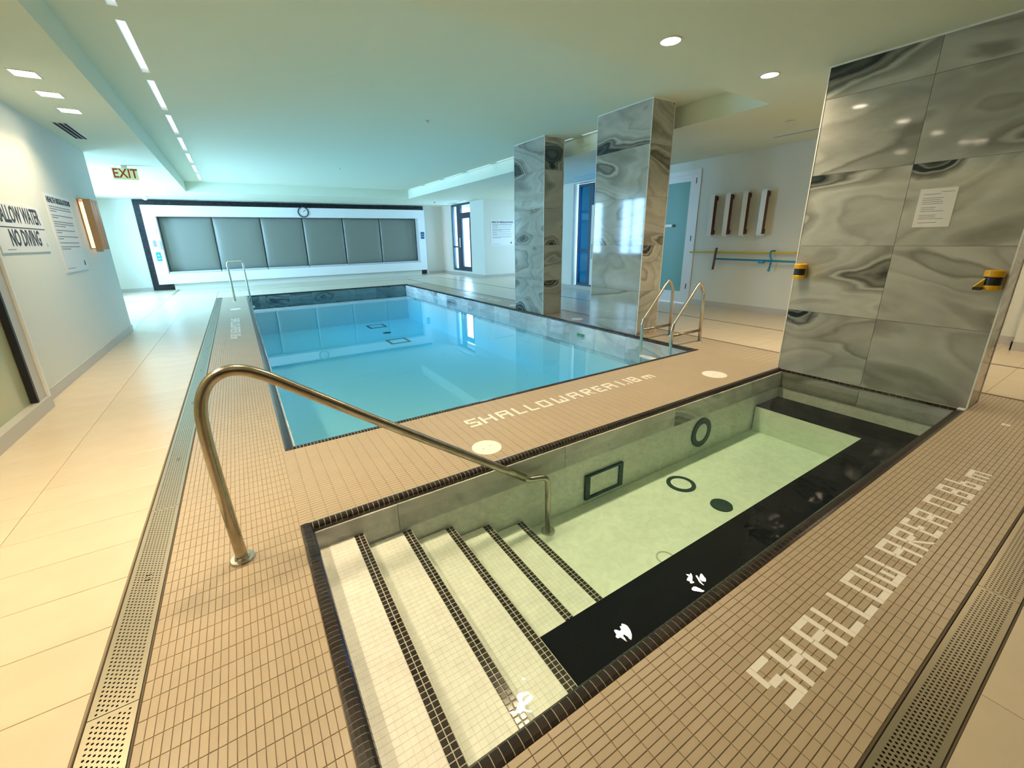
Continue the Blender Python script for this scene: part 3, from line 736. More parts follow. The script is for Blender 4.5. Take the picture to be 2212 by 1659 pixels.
# --- large pool
pool = thing('swimming_pool', 'large indoor swimming pool of pale blue water with dark mosaic edging', 'pool', (2.1, 8.2, 0))
IX0, IX1, IY0, IY1 = PX0+CW, PX1-CW, PY0+CW, PY1-CW
PZ = -1.08
m = MB()
m.box((IX0-.1, IY0-.1, PZ-.1), (IX1+.1, IY1+.1, PZ)); 
m.box((IX0-.1, IY0-.1, PZ), (IX0, IY1+.1, -.034)); m.box((IX1, IY0-.1, PZ), (IX1+.1, IY1+.1, -.034))
m.box((IX0, IY0-.1, PZ), (IX1, IY0, -.034)); m.box((IX0, IY1, PZ), (IX1, IY1+.1, -.034))
m.obj('basin', 'pool_plaster', pool)
flat_tiles_wall(pool, 'x', IX1-.012, -1, IY0, IY1-.012, -.42, -.03, .6, 3.6, 'agate_pale')
for o in list(pool.children): pass
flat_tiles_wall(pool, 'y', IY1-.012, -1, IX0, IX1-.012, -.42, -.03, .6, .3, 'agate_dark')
flat_tiles_wall(pool, 'x', IX0+.012, 1, IY0, IY1-.012, -.42, -.03, .6, 3.6, 'agate_pale')
edging(pool, 'front_edging', PX0, PY0, PX1, PY0, (0, 1), 150)
edging(pool, 'left_edging', PX0, PY0, PX0, PY1, (1, 0), 0)
edging(pool, 'right_edging', PX1, PY0, PX1, PY1, (-1, 0), 60)
edging(pool, 'back_edging', PX0, PY1, PX1, PY1, (0, -1), 0)
# floor drains and return fittings of the big pool
def square_drain(parent, x, y, z, s, label=None):
    m = MB(); t_ = .06*s/.5
    h = s/2
    m.box((x-h, y-h, z), (x+h, y-h+t_, z+.008)); m.box((x-h, y+h-t_, z), (x+h, y+h, z+.008)); m.box((x-h, y-h+t_, z), (x-h+t_, y+h-t_, z+.008)); m.box((x+h-t_, y-h+t_, z), (x+h, y+h-t_, z+.008))
    f = m.obj('drain_frame', 'drain_dark', parent)
    bx('drain_cover', (x-h+t_, y-h+t_, z), (x+h-t_, y+h-t_, z+.006), 'pool_plaster', parent)
def at_depth(x, y, z, z0=-.9): k = (CAM.z-z)/(CAM.z-z0); return CAM.x+(x-CAM.x)*k, CAM.y+(y-CAM.y)*k
for (x, y) in ((2.76, 11.6), (2.68, 9.53)):
    a, b = at_depth(x, y, PZ); square_drain(pool, a, b, PZ, .50)
a, b = at_depth(2.741, 10.59, PZ)
m = MB(); m.lathe((a, b, PZ), (0, 0, 1), [(.11, 0), (.105, .01), (.02, .012)], 20); m.obj('suction_disc', 'drain_dark', pool)
# skimmer-like wall fitting at the waterline on the right wall
bx('wall_fitting', (IX1-.045, 5.05, -.185), (IX1-.012, 5.17, -.15), 'green_leaf', pool, label='small green fitting at the waterline')
ms = water_surface('pool_water_surface', .05, 1.3, .01); add_absorb(ms, (0.0, 0.84, 1.0), 0.32)
def water(name, x0, x1, y0, y1, z0, z1, mat, label):
    m = MB(); m.box((x0, y0, z0), (x1, y1, z1)); o = m.obj(name, mat); tag(o, label, 'water'); o['kind'] = 'stuff'; return o
E_ = .0125
water('pool_water', IX0+E_, IX1-E_-.0, IY0+.0005, IY1-E_, PZ-.02, PW, ms, 'clear pale blue water filling the large pool')

# --- small pool
spa = thing('wading_pool', 'small pool with wide steps, black underwater bench and pale green water', 'pool', (2.1, 1.55, 0))
JX0, JX1, JY0, JY1 = SX0+CW, SX1, SY0+CW, SY1-.040
SZ = -.56
m = MB()
m.box((JX0-.1, JY0-.1, SZ-.1), (JX1+.1, JY1+.1, SZ))
m.box((JX0-.1, JY0-.1, SZ), (JX0, JY1+.1, -.034)); m.box((JX1+.012, JY0-.1, SZ), (JX1+.1, JY1+.1, -.004))
m.box((JX0, JY0-.1, SZ), (JX1+.012, JY0, -.034)); m.box((JX0, JY1, SZ), (JX1+.012, JY1+.1, -.034))
m.obj('basin', 'plaster', spa)
# stone band at the waterline
tiled_face(spa, 'y', JY1-.012, -1, JX0, JX1, -.195, -.03, [.311, 1.47, 2.63, 3.79], [], 'agate_pale')
tiled_face(spa, 'x', JX1, -1, JY0, JY1-.012, -.195, -.03, [1.56], [], 'agate')
# black edging strip across the foot of the stone wall
root = bpy.data.objects.new('wall_edging', None); COL.objects.link(root); root.location = (JX1, 1.5, 0); attach(root, spa)
n = int((SY1-SY0)/.0445)
mm = MB(); mm.box((-.006, .0009, -.011), (.001, .0436, .011)); em = mm.mesh('edging_tile', 'black_tile')
for i in range(n+1):
    y = SY0+.004+i*.0445
    if y+.044 < SY1+.01: inst(em, 'edging_tile', (JX1-.002, y, -.014), root)
q = MB(); q.box((JX1-.006, SY0, -.028), (JX1, SY1, -.001)); o = q.obj('grout_bed', 'grout_light'); attach(o, root)
edging(spa, 'front_edging', SX0, SY0, SX1, SY0, (0, 1), 110, .030)
edging(spa, 'back_edging', SX0, SY1, SX1, SY1, (0, -1), 85, .0265, .040)
edging(spa, 'left_edging', SX0, SY0, SX0, SY1, (1, 0), 70)
bx('corner_cap', (SX1-.05, SY0-.002, -.004), (SX1-.004, SY0+.04, .012), 'white_trim', spa, bevel=.005)
# steps with two-row black nosing
nos = [(.122, -.125), (.370, -.210), (.619, -.2975), (.865, -.390), (1.118, -.474)]
prev = JX0
mm = MB(); mm.tile((0, 0, -.004), (.0212, .0212, 0), .0022); nm = mm.mesh('nosing_tile', 'black_tile')
mm = MB(); mm.box((-.0035, 0, -.0212), (0, .0212, 0)); 
for i, (x, z) in enumerate(nos):
    ymax = JY1-.012; ymin = JY0
    m = MB(); m.box((prev, ymin, SZ), (x-.002, ymax, z-.0022))
    st = m.obj('step', 'plaster', spa)
    # pale mosaic skin of the tread
    tr = MB(); w = .0235; a = prev+.001; kx = int((x-.048-a)/w); ky = int((ymax-ymin)/w); ww = (x-.048-a)/kx; hh = (ymax-ymin)/ky
    for p_ in range(kx):
        for q_ in range(ky): tr.tile((a+p_*ww+.0003, ymin+q_*hh+.0003, z-.002), (a+(p_+1)*ww-.0003, ymin+(q_+1)*hh-.0003, z-.001), .0002)
    o = tr.obj('tread_mosaic', 'plaster'); attach(o, st); o['kind'] = 'stuff'
    ky = int((ymax-ymin)/.0225); hh = (ymax-ymin)/ky
    for row in (0, 1):
        for q_ in range(ky): inst(nm, 'nosing_tile', (x-.0465+row*.0232, ymin+q_*hh+.0006, z+.0012), st)
    gb = MB(); gb.box((x-.047, ymin, z-.006), (x+.0005, ymax, z-.0004)); o = gb.obj('nosing_grout', 'grout_light'); attach(o, st)
    prev = x-.002
# black bench, L-shaped
BZ = -.300
m = MB(); m.box((.622, JY0, SZ), (JX1-.001, 1.345, BZ-.006)); m.box((3.90, 1.345, SZ), (JX1-.001, JY1-.013, BZ-.006))
bo = m.obj('bench', 'plaster', spa)
m = MB(); m.box((.622, JY0, BZ-.006), (JX1-.001, 1.348, BZ)); m.box((3.897, 1.348, BZ-.006), (JX1-.001, JY1-.013, BZ)); m.obj('bench_top', 'bench_black', bo, label='black mosaic bench top')
# floor inlets, drains, lights
ring(spa, 'floor_drain_ring', (2.475, 1.975, SZ), (0, 0, 1), .078, .108, .008, 'drain_dark')
m = MB(); m.lathe((2.475, 1.975, SZ), (0, 0, 1), [(.077, 0), (.077, .005), (.03, .008)], 24); m.obj('floor_drain_cover', 'plaster', spa)
m = MB(); m.lathe((2.477, 1.645, SZ), (0, 0, 1), [(.075, 0), (.072, .01), (.02, .014)], 20); m.obj('suction_disc', 'drain_dark', spa)
ring(spa, 'vacuum_fitting', (1.71, 1.53, SZ), (0, 0, 1), .048, .056, .004, 'grout_light')
m = MB(); y = JY1-.001; x0, x1, z0, z1, t_ = 1.665, 2.045, -.524, -.328, .032
for a in ((x0, z0, x1, z0+t_*.6), (x0, z1-t_*.4, x1, z1), (x0, z0+t_*.6, x0+t_*1.3, z1-t_*.4), (x1-t_*1.3, z0+t_*.6, x1, z1-t_*.4)):
    m.box((a[0], y-.02, a[1]), (a[2], y, a[3]))
m.obj('wall_grille_frame', 'drain_dark', spa)
bx('wall_grille', (x0+.04, y-.008, z0+.02), (x1-.04, y, z1-.012), 'plaster', spa)
ring(spa, 'wall_light_ring', (3.04, JY1-.001, -.36), (0, -1, 0), .085, .135, .012, 'drain_dark')
m = MB(); m.lathe((3.04, JY1, -.36), (0, -1, 0), [(.084, 0), (.084, .008), (.05, .012)], 24); m.obj('wall_light_lens', 'plaster', spa)
ms2 = water_surface('small_pool_water_surface', .15, 11.0, .012, 20.0); add_absorb(ms2, (0.46, 0.86, 0.62), 0.6)
water('wading_pool_water', JX0+.001, JX1-.0015, JY0+.001, JY1-.0125, SZ-.02, SW, ms2, 'rippling pale green water filling the small pool')
# skimmer lids
def lid(label, x, y, r):
    t = thing('skimmer_lid', label, 'lid', (x, y, 0), 'round white skimmer lids in the deck')
    m = MB(); m.lathe((x, y, 0), (0, 0, 1), [(r, -.003), (r, .0018), (r*.985, .0024)], 36); m.obj('cover', 'letter', t)
    m = MB()
    for a in (-.25, .25): m.lathe((x+a*r*1.2, y+a*r*.3, .0024), (0, 0, 1), [(.006, 0), (.005, .0006)], 10)
    m.obj('finger_hole', 'base', t)
lid('round white lid in the deck beside the handrail', .995, 2.43, .098)
lid('round white lid in the deck near the foot of the stone wall', 3.60, 2.477, .112)
lid('round white lid between the two stone columns', 4.52, 5.50, .10)
lid('round white lid at the far end of the left deck', -.38, 10.75, .10)
lid('round white lid beyond the farther stone column', 4.80, 10.0, .10)
lid('round white lid behind the farther stone column', 4.52, 7.45, .09)

# ------------------------------------------------------------------ drains
def grate_mesh(Ln, Wd):
    """perforated plate, long along local y, origin at its corner"""
    m = MB(); e = .012; cols = 8; w = (Wd-2*e)/cols; d = .0158; z = -.0005
    m.box((0, 0, -.006), (e, Ln, z)); m.box((Wd-e, 0, -.006), (Wd, Ln, z))
    for c in range(cols):
        x = e+c*w; off = d/2 if c % 2 else 0; n = int((Ln-off-.004)/d); y0 = .002+off
        if y0 > 0: m.quad([(x, 0, z), (x+w, 0, z), (x+w, y0, z), (x, y0, z)])
        for k in range(n):
            cx, cy = x+w/2, y0+k*d+d/2; r = .0036
            ox, oy = w/2, d/2; o0 = len(m.v)
            sq = [(ox, -oy), (ox, oy), (-ox, oy), (-ox, -oy)]
            m.v += [(cx+a, cy+b, z) for a, b in sq]
            hx = [(r*math.cos(math.pi/4*(q-.5)), r*math.sin(math.pi/4*(q-.5))) for q in range(8)]
            m.v += [(cx+a, cy+b, z) for a, b in hx]
            H_ = lambda q: o0+4+(q % 8)
            m.f += [(o0, o0+1, H_(1), H_(0)), (o0+1, H_(2), H_(1)), (o0+1, o0+2, H_(3), H_(2)), (o0+2, H_(4), H_(3)), (o0+2, o0+3, H_(5), H_(4)), (o0+3, H_(6), H_(5)), (o0+3, o0, H_(7), H_(6)), (o0, H_(0), H_(7))]
            m.mi += [0]*8
        y1 = y0+n*d
        m.quad([(x, y1, z), (x+w, y1, z), (x+w, Ln, z), (x, Ln, z)])
    return m.mesh('perforated_plate', 'grate')
PL = 1.16
gm = grate_mesh(PL-.003, DX1-DX0-.006)
def grates(label, org, rz, n, grp):
    for k in range(n):
        p = Vector(org)+Matrix.Rotation(rz, 3, 'Z')@Vector((0, k*PL, 0))
        t = thing('drain_grate', f'{ORD[k]} perforated steel plate from the near end of the {label}' if k < 10 else f'far perforated steel plate number {k+1} of the {label}', 'drain', p, grp)
        inst(gm, 'plate', p, t, rz)
        m = MB()
        for yy in (.58, .61): m.box((.052, yy, -.0006), (.072, yy+.005, .0002))
        o = bpy.data.objects.new('lift_slot', m.mesh('lift_slot', 'dark')); COL.objects.link(o); o.location = p; o.rotation_euler[2] = rz; attach(o, t)
grates('left drain channel', (DX0+.003, .48, 0), 0, 10, 'perforated plates of the left drain channel')
t0 = bpy.data.objects.new('x', None)
p = Vector((DX0+.003, .48+10*PL, 0))
t = thing('drain_grate', 'farthest perforated steel plate of the left drain channel', 'drain', p, 'perforated plates of the left drain channel'); inst(gm, 'plate', p, t)
bpy.data.objects.remove(t0)
# front channel: plates lie along x
fm = grate_mesh(PL-.003, FY1-FY0-.006)
for k in range(5):
    p = Vector((.80-PL*1+PL*k+.06, FY0+.003, 0))
    t = thing('drain_grate', f'{ORD[k]} perforated steel plate from the left of the front drain channel', 'drain', p, 'perforated plates of the front drain channel')
    o = inst(fm, 'plate', p+Vector((0, FY1-FY0-.006, 0)), t, -math.pi/2)
m = MB(); m.box((DX0, FY0, -.09), (DX1, 13.36, -.07)); m.box((DX0, .3, -.07), (DX0+.002, 13.36, -.001)); m.box((DX1-.002, .3, -.07), (DX1, 13.36, -.001))
m.box((DX0, FY0, -.09), (G1, FY1, -.07)); m.box((DX0, FY0, -.07), (G1, FY0+.002, -.001)); m.box((DX1, FY1-.002, -.07), (G1, FY1, -.001))
m.obj('trim_1', 'dark', kind='structure')
m = MB(); m.box((DX1, FY1, -.02), (DX1+.005, 13.36, .0003)); m.box((DX0-.003, FY1, -.02), (DX0, 13.36, .0003)); m.box((DX1, FY1, -.02), (G1-.02, FY1+.005, .0003)); m.box((DX1, FY0-.004, -.02), (G1-.02, FY0, .0003))
m.obj('trim_2', 'groove', kind='structure')

# ------------------------------------------------------------------ handrail of the small pool
def flange(parent, c, r, h=.012, mat='steel'):
    m = MB(); m.lathe(c, (0, 0, 1), [(r, 0), (r, h*.5), (r*.93, h), (r*.62, h*1.05), (r*.5, h*.8)], 28); return m.obj('base_flange', mat, parent)
hr = thing('pool_handrail', 'steel handrail sloping from the deck down into the small pool', 'handrail', (-.392, 2.14, 0))
ctl = [(-.392, 0), (-.405, .25), (-.416, .50), (-.417, .64), (-.410, .715), (-.392, .772), (-.362, .815), (-.322, .838), (-.278, .842), (-.23, .828), (-.17, .793), (-.08, .728), (.3, .453), (1.09, -.105)]
pts = []
for i in range(len(ctl)-1):
    p0, p1, p2, p3 = [Vector(ctl[min(max(j, 0), len(ctl)-1)]) for j in (i-1, i, i+1, i+2)]
    for k in range(4):
        t_ = k/4; q = .5*((2*p1)+(p2-p0)*t_+(2*p0-5*p1+4*p2-p3)*t_**2+(3*p1-p0-3*p2+p3)*t_**3)
        pts.append((q.x, 2.14, q.y))
pts.append((1.09, 2.13, -.105))
m = MB(); m.tube(pts, .0228, 18); m.obj('rail', 'steel_dark', hr, smooth=True)
pts = fillet([(1.03, 2.13, -.063), (1.12, 2.13, -.128), (1.262, 2.12, -.150), (1.262, 2.11, -.56)], [.08, .06], 6)
m = MB(); m.tube(pts, .0185, 16); m.obj('lower_post', 'steel_dark', hr, smooth=True)
flange(hr, (-.392, 2.14, 0), .049, .012); flange(hr, (1.262, 2.11, SZ), .047, .012)

# ------------------------------------------------------------------ ladders
def ladder(label, y0, y1, xd, xw, top, zt_, kind, flip=1):
    t = thing('pool_ladder', label, 'ladder', ((xd+xw)/2, (y0+y1)/2, 0))
    for y in (y0, y1):
        if kind == 'arch':
            pts = fillet([(xd, y, 0), (xd-.02, y, top*.85), (xd-.115, y, top*1.06), (xd-.22, y, top*.90), (xw+.02, y, .30), (xw, y, .22), (xw, y, -.95)], [.09, .09, .16, .05, .05], 6)
        else:
            pts = fillet([(xd, y, 0), (xd-.015, y, top), (xw-.04, y, top+.005), (xw, y, -.95)], [.05, .05], 6)
        m = MB(); m.tube(pts, .0195, 14); m.obj('side_rail', 'steel', t, smooth=True)
        if kind == 'arch':
            m = MB(); m.tube([(xd-.01, y, .152), (xw, y, .152)], .0165, 12); m.obj('cross_brace', 'steel_dark', t, smooth=True)
        flange(t, (xd, y, 0), .042, .008)
    for k in range(3):
        z = -.205-.27*k
        bx('tread', (xw-.035, min(y0, y1)+.01, z), (xw+.045, max(y0, y1)-.01, z+.022), 'white', t, bevel=.006)
ladder('steel pool ladder at the near right corner of the large pool', 3.37, 3.815, 4.69, 4.12, .735, 0, 'arch')
ladder('steel pool ladder at the far left corner of the large pool', 12.28, 12.66, -.385, -.035, .915, 0, 'square')

# ------------------------------------------------------------------ left wall: signs, sconce, glazed front
def sign_bars(parent, x, y0, y1, z, h, seed, facing='+x'):
    pass
t = thing('warning_sign', 'white sign reading SHALLOW WATER NO DIVING on the left wall', 'sign', (XW, 6.0, 1.49))
bx('board', (XW, 5.44, 1.282), (XW+.008, 6.55, 1.703), 'sign_white', t)
text_on_wall('lettering', 'SHALLOW WATER', .20, 'ink', (XW+.0088, 5.985, 1.60), '+x', t, .60, .0035)
text_on_wall('lettering', 'NO DIVING', .20, 'ink', (XW+.0088, 6.02, 1.40), '+x', t, .66, .0035)
bx('dividing_line', (XW+.008, 5.44, 1.492), (XW+.0092, 6.55, 1.500), 'ink', t)
m = MB(); m.v = [(XW+.0092, 6.49, 1.33), (XW+.0092, 6.515, 1.33), (XW+.0092, 6.502, 1.375)]; m.f = [(0, 1, 2)]; m.mi = [0]; m.obj('emblem', 'green_leaf', t)
m = MB(); m.box((XW+.008, 5.56, 1.305), (XW+.0092, 5.72, 1.311)); m.obj('small_print', 'ink_grey', t)
def health_sign(label, facing, c, w, h):
    """c = centre of board on the wall"""
    t = thing('regulations_sign', label, 'sign', c)
    def P(u, z, d):    # u right as seen by the reader
        if facing == '+x': return (c[0]+d, c[1]+u, c[2]+z)
        return (c[0]+u, c[1]-d, c[2]+z)
    def B(name, u0, u1, z0, z1, d0, d1, mat):
        a, b = P(u0, z0, d0), P(u1, z1, d1); return bx(name, a, b, mat, t)
    B('board', -w/2, w/2, -h/2, h/2, 0, .008, 'sign_white')
    text_on_wall('lettering', 'HEALTH REGULATIONS', h*.095, 'ink', P(0, h*.42, .0088), '+x' if facing == '+x' else '-y', t, .88*w/h*1.03, h*.0035)
    m = MB(); rr = random.Random(5); z = h*.335
    for para in (3, 2, 3, 2, 2, 1, 2):
        for q in range(para):
            full = rr.uniform(.86, .95) if q < para-1 or para == 1 else rr.uniform(.15, .45)
            u = -w*.43
            while u < -w*.43+w*.86*full:
                l = rr.uniform(.02, .055)*w/.85
                a, b = P(u, z, .0081), P(min(u+l, w*.45), z+h*.013, .0090); m.box(a, b); u += l+w*.011
            z -= h*.029
        z -= h*.022
    a, b = P(-w*.43, -h*.455, .0081), P(-w*.1, -h*.447, .009); m.box(a, b)
    m.obj('small_print', 'ink_grey', t)
    a = P(w*.36, -h*.42, .0085); m = MB()
    tri = [(w*.335, -h*.43), (w*.395, -h*.43), (w*.39, -h*.37), (w*.362, -h*.35), (w*.34, -h*.39)]
    m.v = [P(u, z_, .0092) for u, z_ in tri]; m.f = [tuple(range(5))]; m.mi = [0]; m.obj('emblem', 'ink', t)
health_sign('white HEALTH REGULATIONS board on the left wall beside the copper wall lamp', '+x', (XW, 7.28, 1.467), .86, .84)
health_sign('white HEALTH REGULATIONS board on the pier past the far column', '-y', (8.06, 13.5, 1.535), .98, .86)

t = thing('wall_sconce', 'copper slatted wall lamp glowing at the end of the left wall', 'wall lamp', (XW, 8.25, 1.6), None)
bx('back_plate', (XW, 8.08, 1.30), (XW+.012, 8.44, 1.92), 'copper', t)
bx('side_plate', (XW+.05, 8.075, 1.285), (XW+.105, 8.082, 1.915), 'copper', t)
for y0_, y1_ in ((8.075, 8.16), (8.19, 8.30), (8.33, 8.44)):
    bx('slat', (XW+.105, y0_, 1.285), (XW+.125, y1_, 1.915), 'copper', t)
for y in (8.145, 8.255, 8.365):
    m = MB(); m.tube([(XW+.03, y, 1.31), (XW+.03, y, 1.89)], .012, 10); m.obj('glow_tube', 'led_warm', t)
    bx('foot_clip', (XW+.04, y-.01, 1.255), (XW+.07, y+.01, 1.285), 'steel_dark', t)
bx('top_cap', (XW+.0, 8.075, 1.915), (XW+.128, 8.435, 1.925), 'copper', t)

w = bpy.data.objects.new('window_1', None); COL.objects.link(w); w['kind'] = 'structure'; w.location = (XW, 3.2, 0)
bx('glass_pane', (XW-.05, 1.2, .10), (XW-.04, 4.98, 2.40), 'glass_olive', w)
m = MB(); m.box((XW-.06, 1.15, 0), (XW+.03, 5.17, .105)); m.obj('window_sill', 'base', w)
m = MB(); m.box((XW-.02, 5.155, .10), (XW+.022, 5.19, 2.48)); m.box((XW-.02, 1.15, 2.43), (XW+.022, 5.155, 2.48)); m.obj('window_frame', 'white_trim', w)
m = MB(); m.box((XW-.035, 4.995, .105), (XW+.004, 5.155, 2.43)); m.obj('jamb', 'base', w)
m = MB(); m.box((XW-.035, 4.965, .105), (XW+.008, 4.995, 2.43)); m.obj('gasket', 'black', w)
# opening in the left wall would need a hole: the panel stands proud of the wall face
for o in w.children: o.location.x += .055

# ------------------------------------------------------------------ back wall: dark cladding, padded bench
bx('trim_3', (-2.50, YB-.05, .012), (6.475, YB-.002, ZC-.012), 'darkwall', kind='structure', label='dark cladding behind the bench')
b = thing('padded_wall_bench', 'white framed wall bench with six tall grey padded back panels', 'bench', (2.0, 16.8, 0))
m = MB(); y0, y1 = 16.60, 16.90
X0, X1, Z0, Z1 = -2.30, 6.375, .195, 2.47; A0, A1, C0, C1 = -2.00, 6.10, .50, 2.16
m.box((X0, y0, C1), (X1, y1, Z1)); m.box((X0, y0, Z0), (X1, y1, C0)); m.box((X0, y0, C0), (A0, y1, C1)); m.box((A1, y0, C0), (X1, y1, C1))
m.obj('surround', 'white', b)
bx('plinth', (-1.95, 16.74, 0), (6.17, 16.95, .195), 'wall', b)
def pillow_mesh(w, h, d, name, mat, nx=14, nz=14):
    m = MB()
    def hgt(u, v):
        a = max(0, 1-abs(2*u-1)**5); c = max(0, 1-abs(2*v-1)**6); return d*(.25+.75*(a*c)**.5)
    for j in range(nz+1):
        for i in range(nx+1):
            u = .5-.5*math.cos(math.pi*i/nx); v = .5-.5*math.cos(math.pi*j/nz)
            m.v.append((w*(u-.5), -hgt(u, v) if 0 < i < nx and 0 < j < nz else 0, h*(v-.5)))
    for j in range(nz):
        for i in range(nx):
            a = j*(nx+1)+i; m.f.append((a, a+1, a+nx+2, a+nx+1)); m.mi.append(0)
    return m.mesh(name, mat, smooth=True)
xs_ = [-2.0, -.645, .69, 1.98, 3.32, 4.66, 6.10]
for i in range(6):
    w_ = xs_[i+1]-xs_[i]; me = pillow_mesh(w_-.008, C1-C0-.02, .10, 'back_cushion', 'vinyl')
    inst(me, 'back_cushion', ((xs_[i]+xs_[i+1])/2, 16.95, (C0+C1)/2+.01), b)
    bx('seat_cushion', (xs_[i]+.006, 16.615, C0), (xs_[i+1]-.006, 16.90, C0+.055), 'seatpad', b, bevel=.02)
bx('back_board', (A0, 16.95, C0), (A1, 16.96, C1), 'vinyl', b)
# warm light strips hidden behind both ends of the surround
for nm, x, lb in (('l', -2.275, 'warm light strip glowing behind the left end of the bench surround'), ('r', 6.35, 'warm light strip glowing behind the right end of the bench surround')):
    t = thing('light_strip', lb, 'light strip', (x, 16.9, .2), 'warm light strips behind the bench surround')
    bx('channel', (x-.012, 16.905, .25), (x+.012, 16.945, 2.42), 'white_trim', t)
    sg = -1 if x < 0 else 1; bx('led_line', (x+sg*.012, 16.91, .35), (x+sg*.016, 16.94, 2.3), 'led_warm', t)
# stacked rail texture on the left dark strip
# small boards on the surround
t = thing('notice_plate', 'small grey framed notice on the left end of the bench surround', 'notice', (-2.15, 16.6, 1.74))
bx('plate', (-2.255, 16.592, 1.665), (-2.045, 16.60, 1.815), 'base', t); bx('sheet', (-2.235, 16.590, 1.685), (-2.065, 16.592, 1.795), 'white', t)
t = thing('phone_handset', 'slim grey emergency handset on the bench surround', 'telephone', (-2.17, 16.6, 1.38))
bx('body', (-2.20, 16.575, 1.30), (-2.14, 16.60, 1.48), 'ink_grey', t); bx('cradle', (-2.11, 16.56, 1.22), (-2.03, 16.60, 1.48), 'base', t, bevel=.005)
t = thing('blue_sign', 'bright blue pictogram sign low on the bench surround', 'sign', (-2.14, 16.6, 1.01))
bx('board', (-2.20, 16.590, .885), (-2.085, 16.60, 1.145), 'blue_sign', t)
m = MB(); m.lathe((-2.143, 16.590, 1.05), (0, -1, 0), [(.022, 0), (.022, .002)], 20); m.obj('pictogram', 'white', t)
bx('text_block', (-2.175, 16.588, .945), (-2.11, 16.590, .965), 'white', t)
t = thing('alarm_panel', 'dark blue call panel on the right end of the bench surround', 'call panel', (6.25, 16.6, 1.53))
bx('body', (6.18, 16.585, 1.40), (6.32, 16.60, 1.655), 'navy', t, bevel=.004)
bx('button', (6.22, 16.580, 1.56), (6.27, 16.585, 1.58), 'sign_white', t); bx('button', (6.20, 16.580, 1.46), (6.22, 16.585, 1.50), 'sign_white', t); bx('button', (6.28, 16.580, 1.47), (6.30, 16.585, 1.51), 'sign_white', t)
# clock
c = (2.012, 16.60, 2.335)
t = thing('wall_clock', 'round black rimmed wall clock above the padded bench', 'clock', c)
ring(t, 'rim', c, (0, -1, 0), .145, .172, .03, 'black', 36)
m = MB(); m.lathe(c, (0, -1, 0), [(.147, 0), (.147, .008)], 36); m.obj('dial', 'sign_white', t)
m = MB()
for k in range(12):
    a = math.pi*k/6; x_, z_ = math.sin(a)*.118, math.cos(a)*.118; m.box((c[0]+x_-.006, c[1]-.0095, c[2]+z_-.008), (c[0]+x_+.006, c[1]-.008, c[2]+z_+.008))
m.obj('hour_mark', 'ink', t)
for nm, ang, ln in (('minute_hand', math.radians(48), .11), ('hour_hand', math.radians(40), .075)):
    m = MB(); m.tube([(c[0], c[1]-.012, c[2]), (c[0]+math.sin(ang)*ln, c[1]-.012, c[2]+math.cos(ang)*ln)], .0045, 6); m.obj(nm, 'ink', t)
# exit sign
t = thing('exit_sign', 'green and red EXIT sign hanging from the left ceiling', 'exit sign', (-1.58, 10.3, ZC))
bx('housing', (-1.745, 10.300, 2.425), (-1.405, 10.335, 2.612), 'exit_face', t, bevel=.004)
bx('ceiling_stem', (-1.61, 10.30, 2.612), (-1.53, 10.335, ZC), 'white_trim', t)
text_on_wall('lettering', 'EXIT', .205, 'exit_red', (-1.572, 10.2985, 2.518), '-y', t, .80, .003)

# ------------------------------------------------------------------ right wall fittings
d = bpy.data.objects.new('door_1', None); COL.objects.link(d); d['kind'] = 'structure'; d.location = (XR, 6.02, 0)
y0, y1 = 5.42, 6.62
m = MB(); m.box((XR-.02, y0, 0), (XR+.12, y0+.085, 2.50)); m.box((XR-.02, y1-.085, 0), (XR+.12, y1, 2.50)); m.box((XR-.02, y0+.085, 2.42), (XR+.12, y1-.085, 2.50)); m.obj('door_frame', 'white', d)
m = MB(); a, b_ = y0+.09, y1-.09; x0, x1 = XR-.01, XR+.035
m.box((x0, a, .02), (x1, a+.12, 2.415)); m.box((x0, b_-.12, .02), (x1, b_, 2.415)); m.box((x0, a+.12, .02), (x1, b_-.12, .225)); m.box((x0, a+.12, 2.30), (x1, b_-.12, 2.415))
m.obj('door_leaf', 'white', d)
bx('door_pane', (XR+.01, a+.12, .225), (XR+.016, b_-.12, 2.30), 'glass_green', d)
for z in (.34, 1.26, 2.30): bx('door_hinge', (XR-.022, y0+.075, z-.05), (XR-.008, y0+.095, z+.05), 'black', d)
m = MB(); m.box((XR-.05, b_-.16, 1.27), (XR-.03, b_-.11, 1.88)); m.box((XR-.03, b_-.15, 1.33), (XR-.01, b_-.12, 1.36)); m.box((XR-.03, b_-.15, 1.80), (XR-.01, b_-.12, 1.83)); m.box((XR-.06, a+.42, 1.485), (XR-.03, b_-.11, 1.535)); m.obj('door_handle', 'white_trim', d)
bx('door_lock', (XR-.03, b_-.15, 1.16), (XR-.01, b_-.10, 1.25), 'white_trim', d)

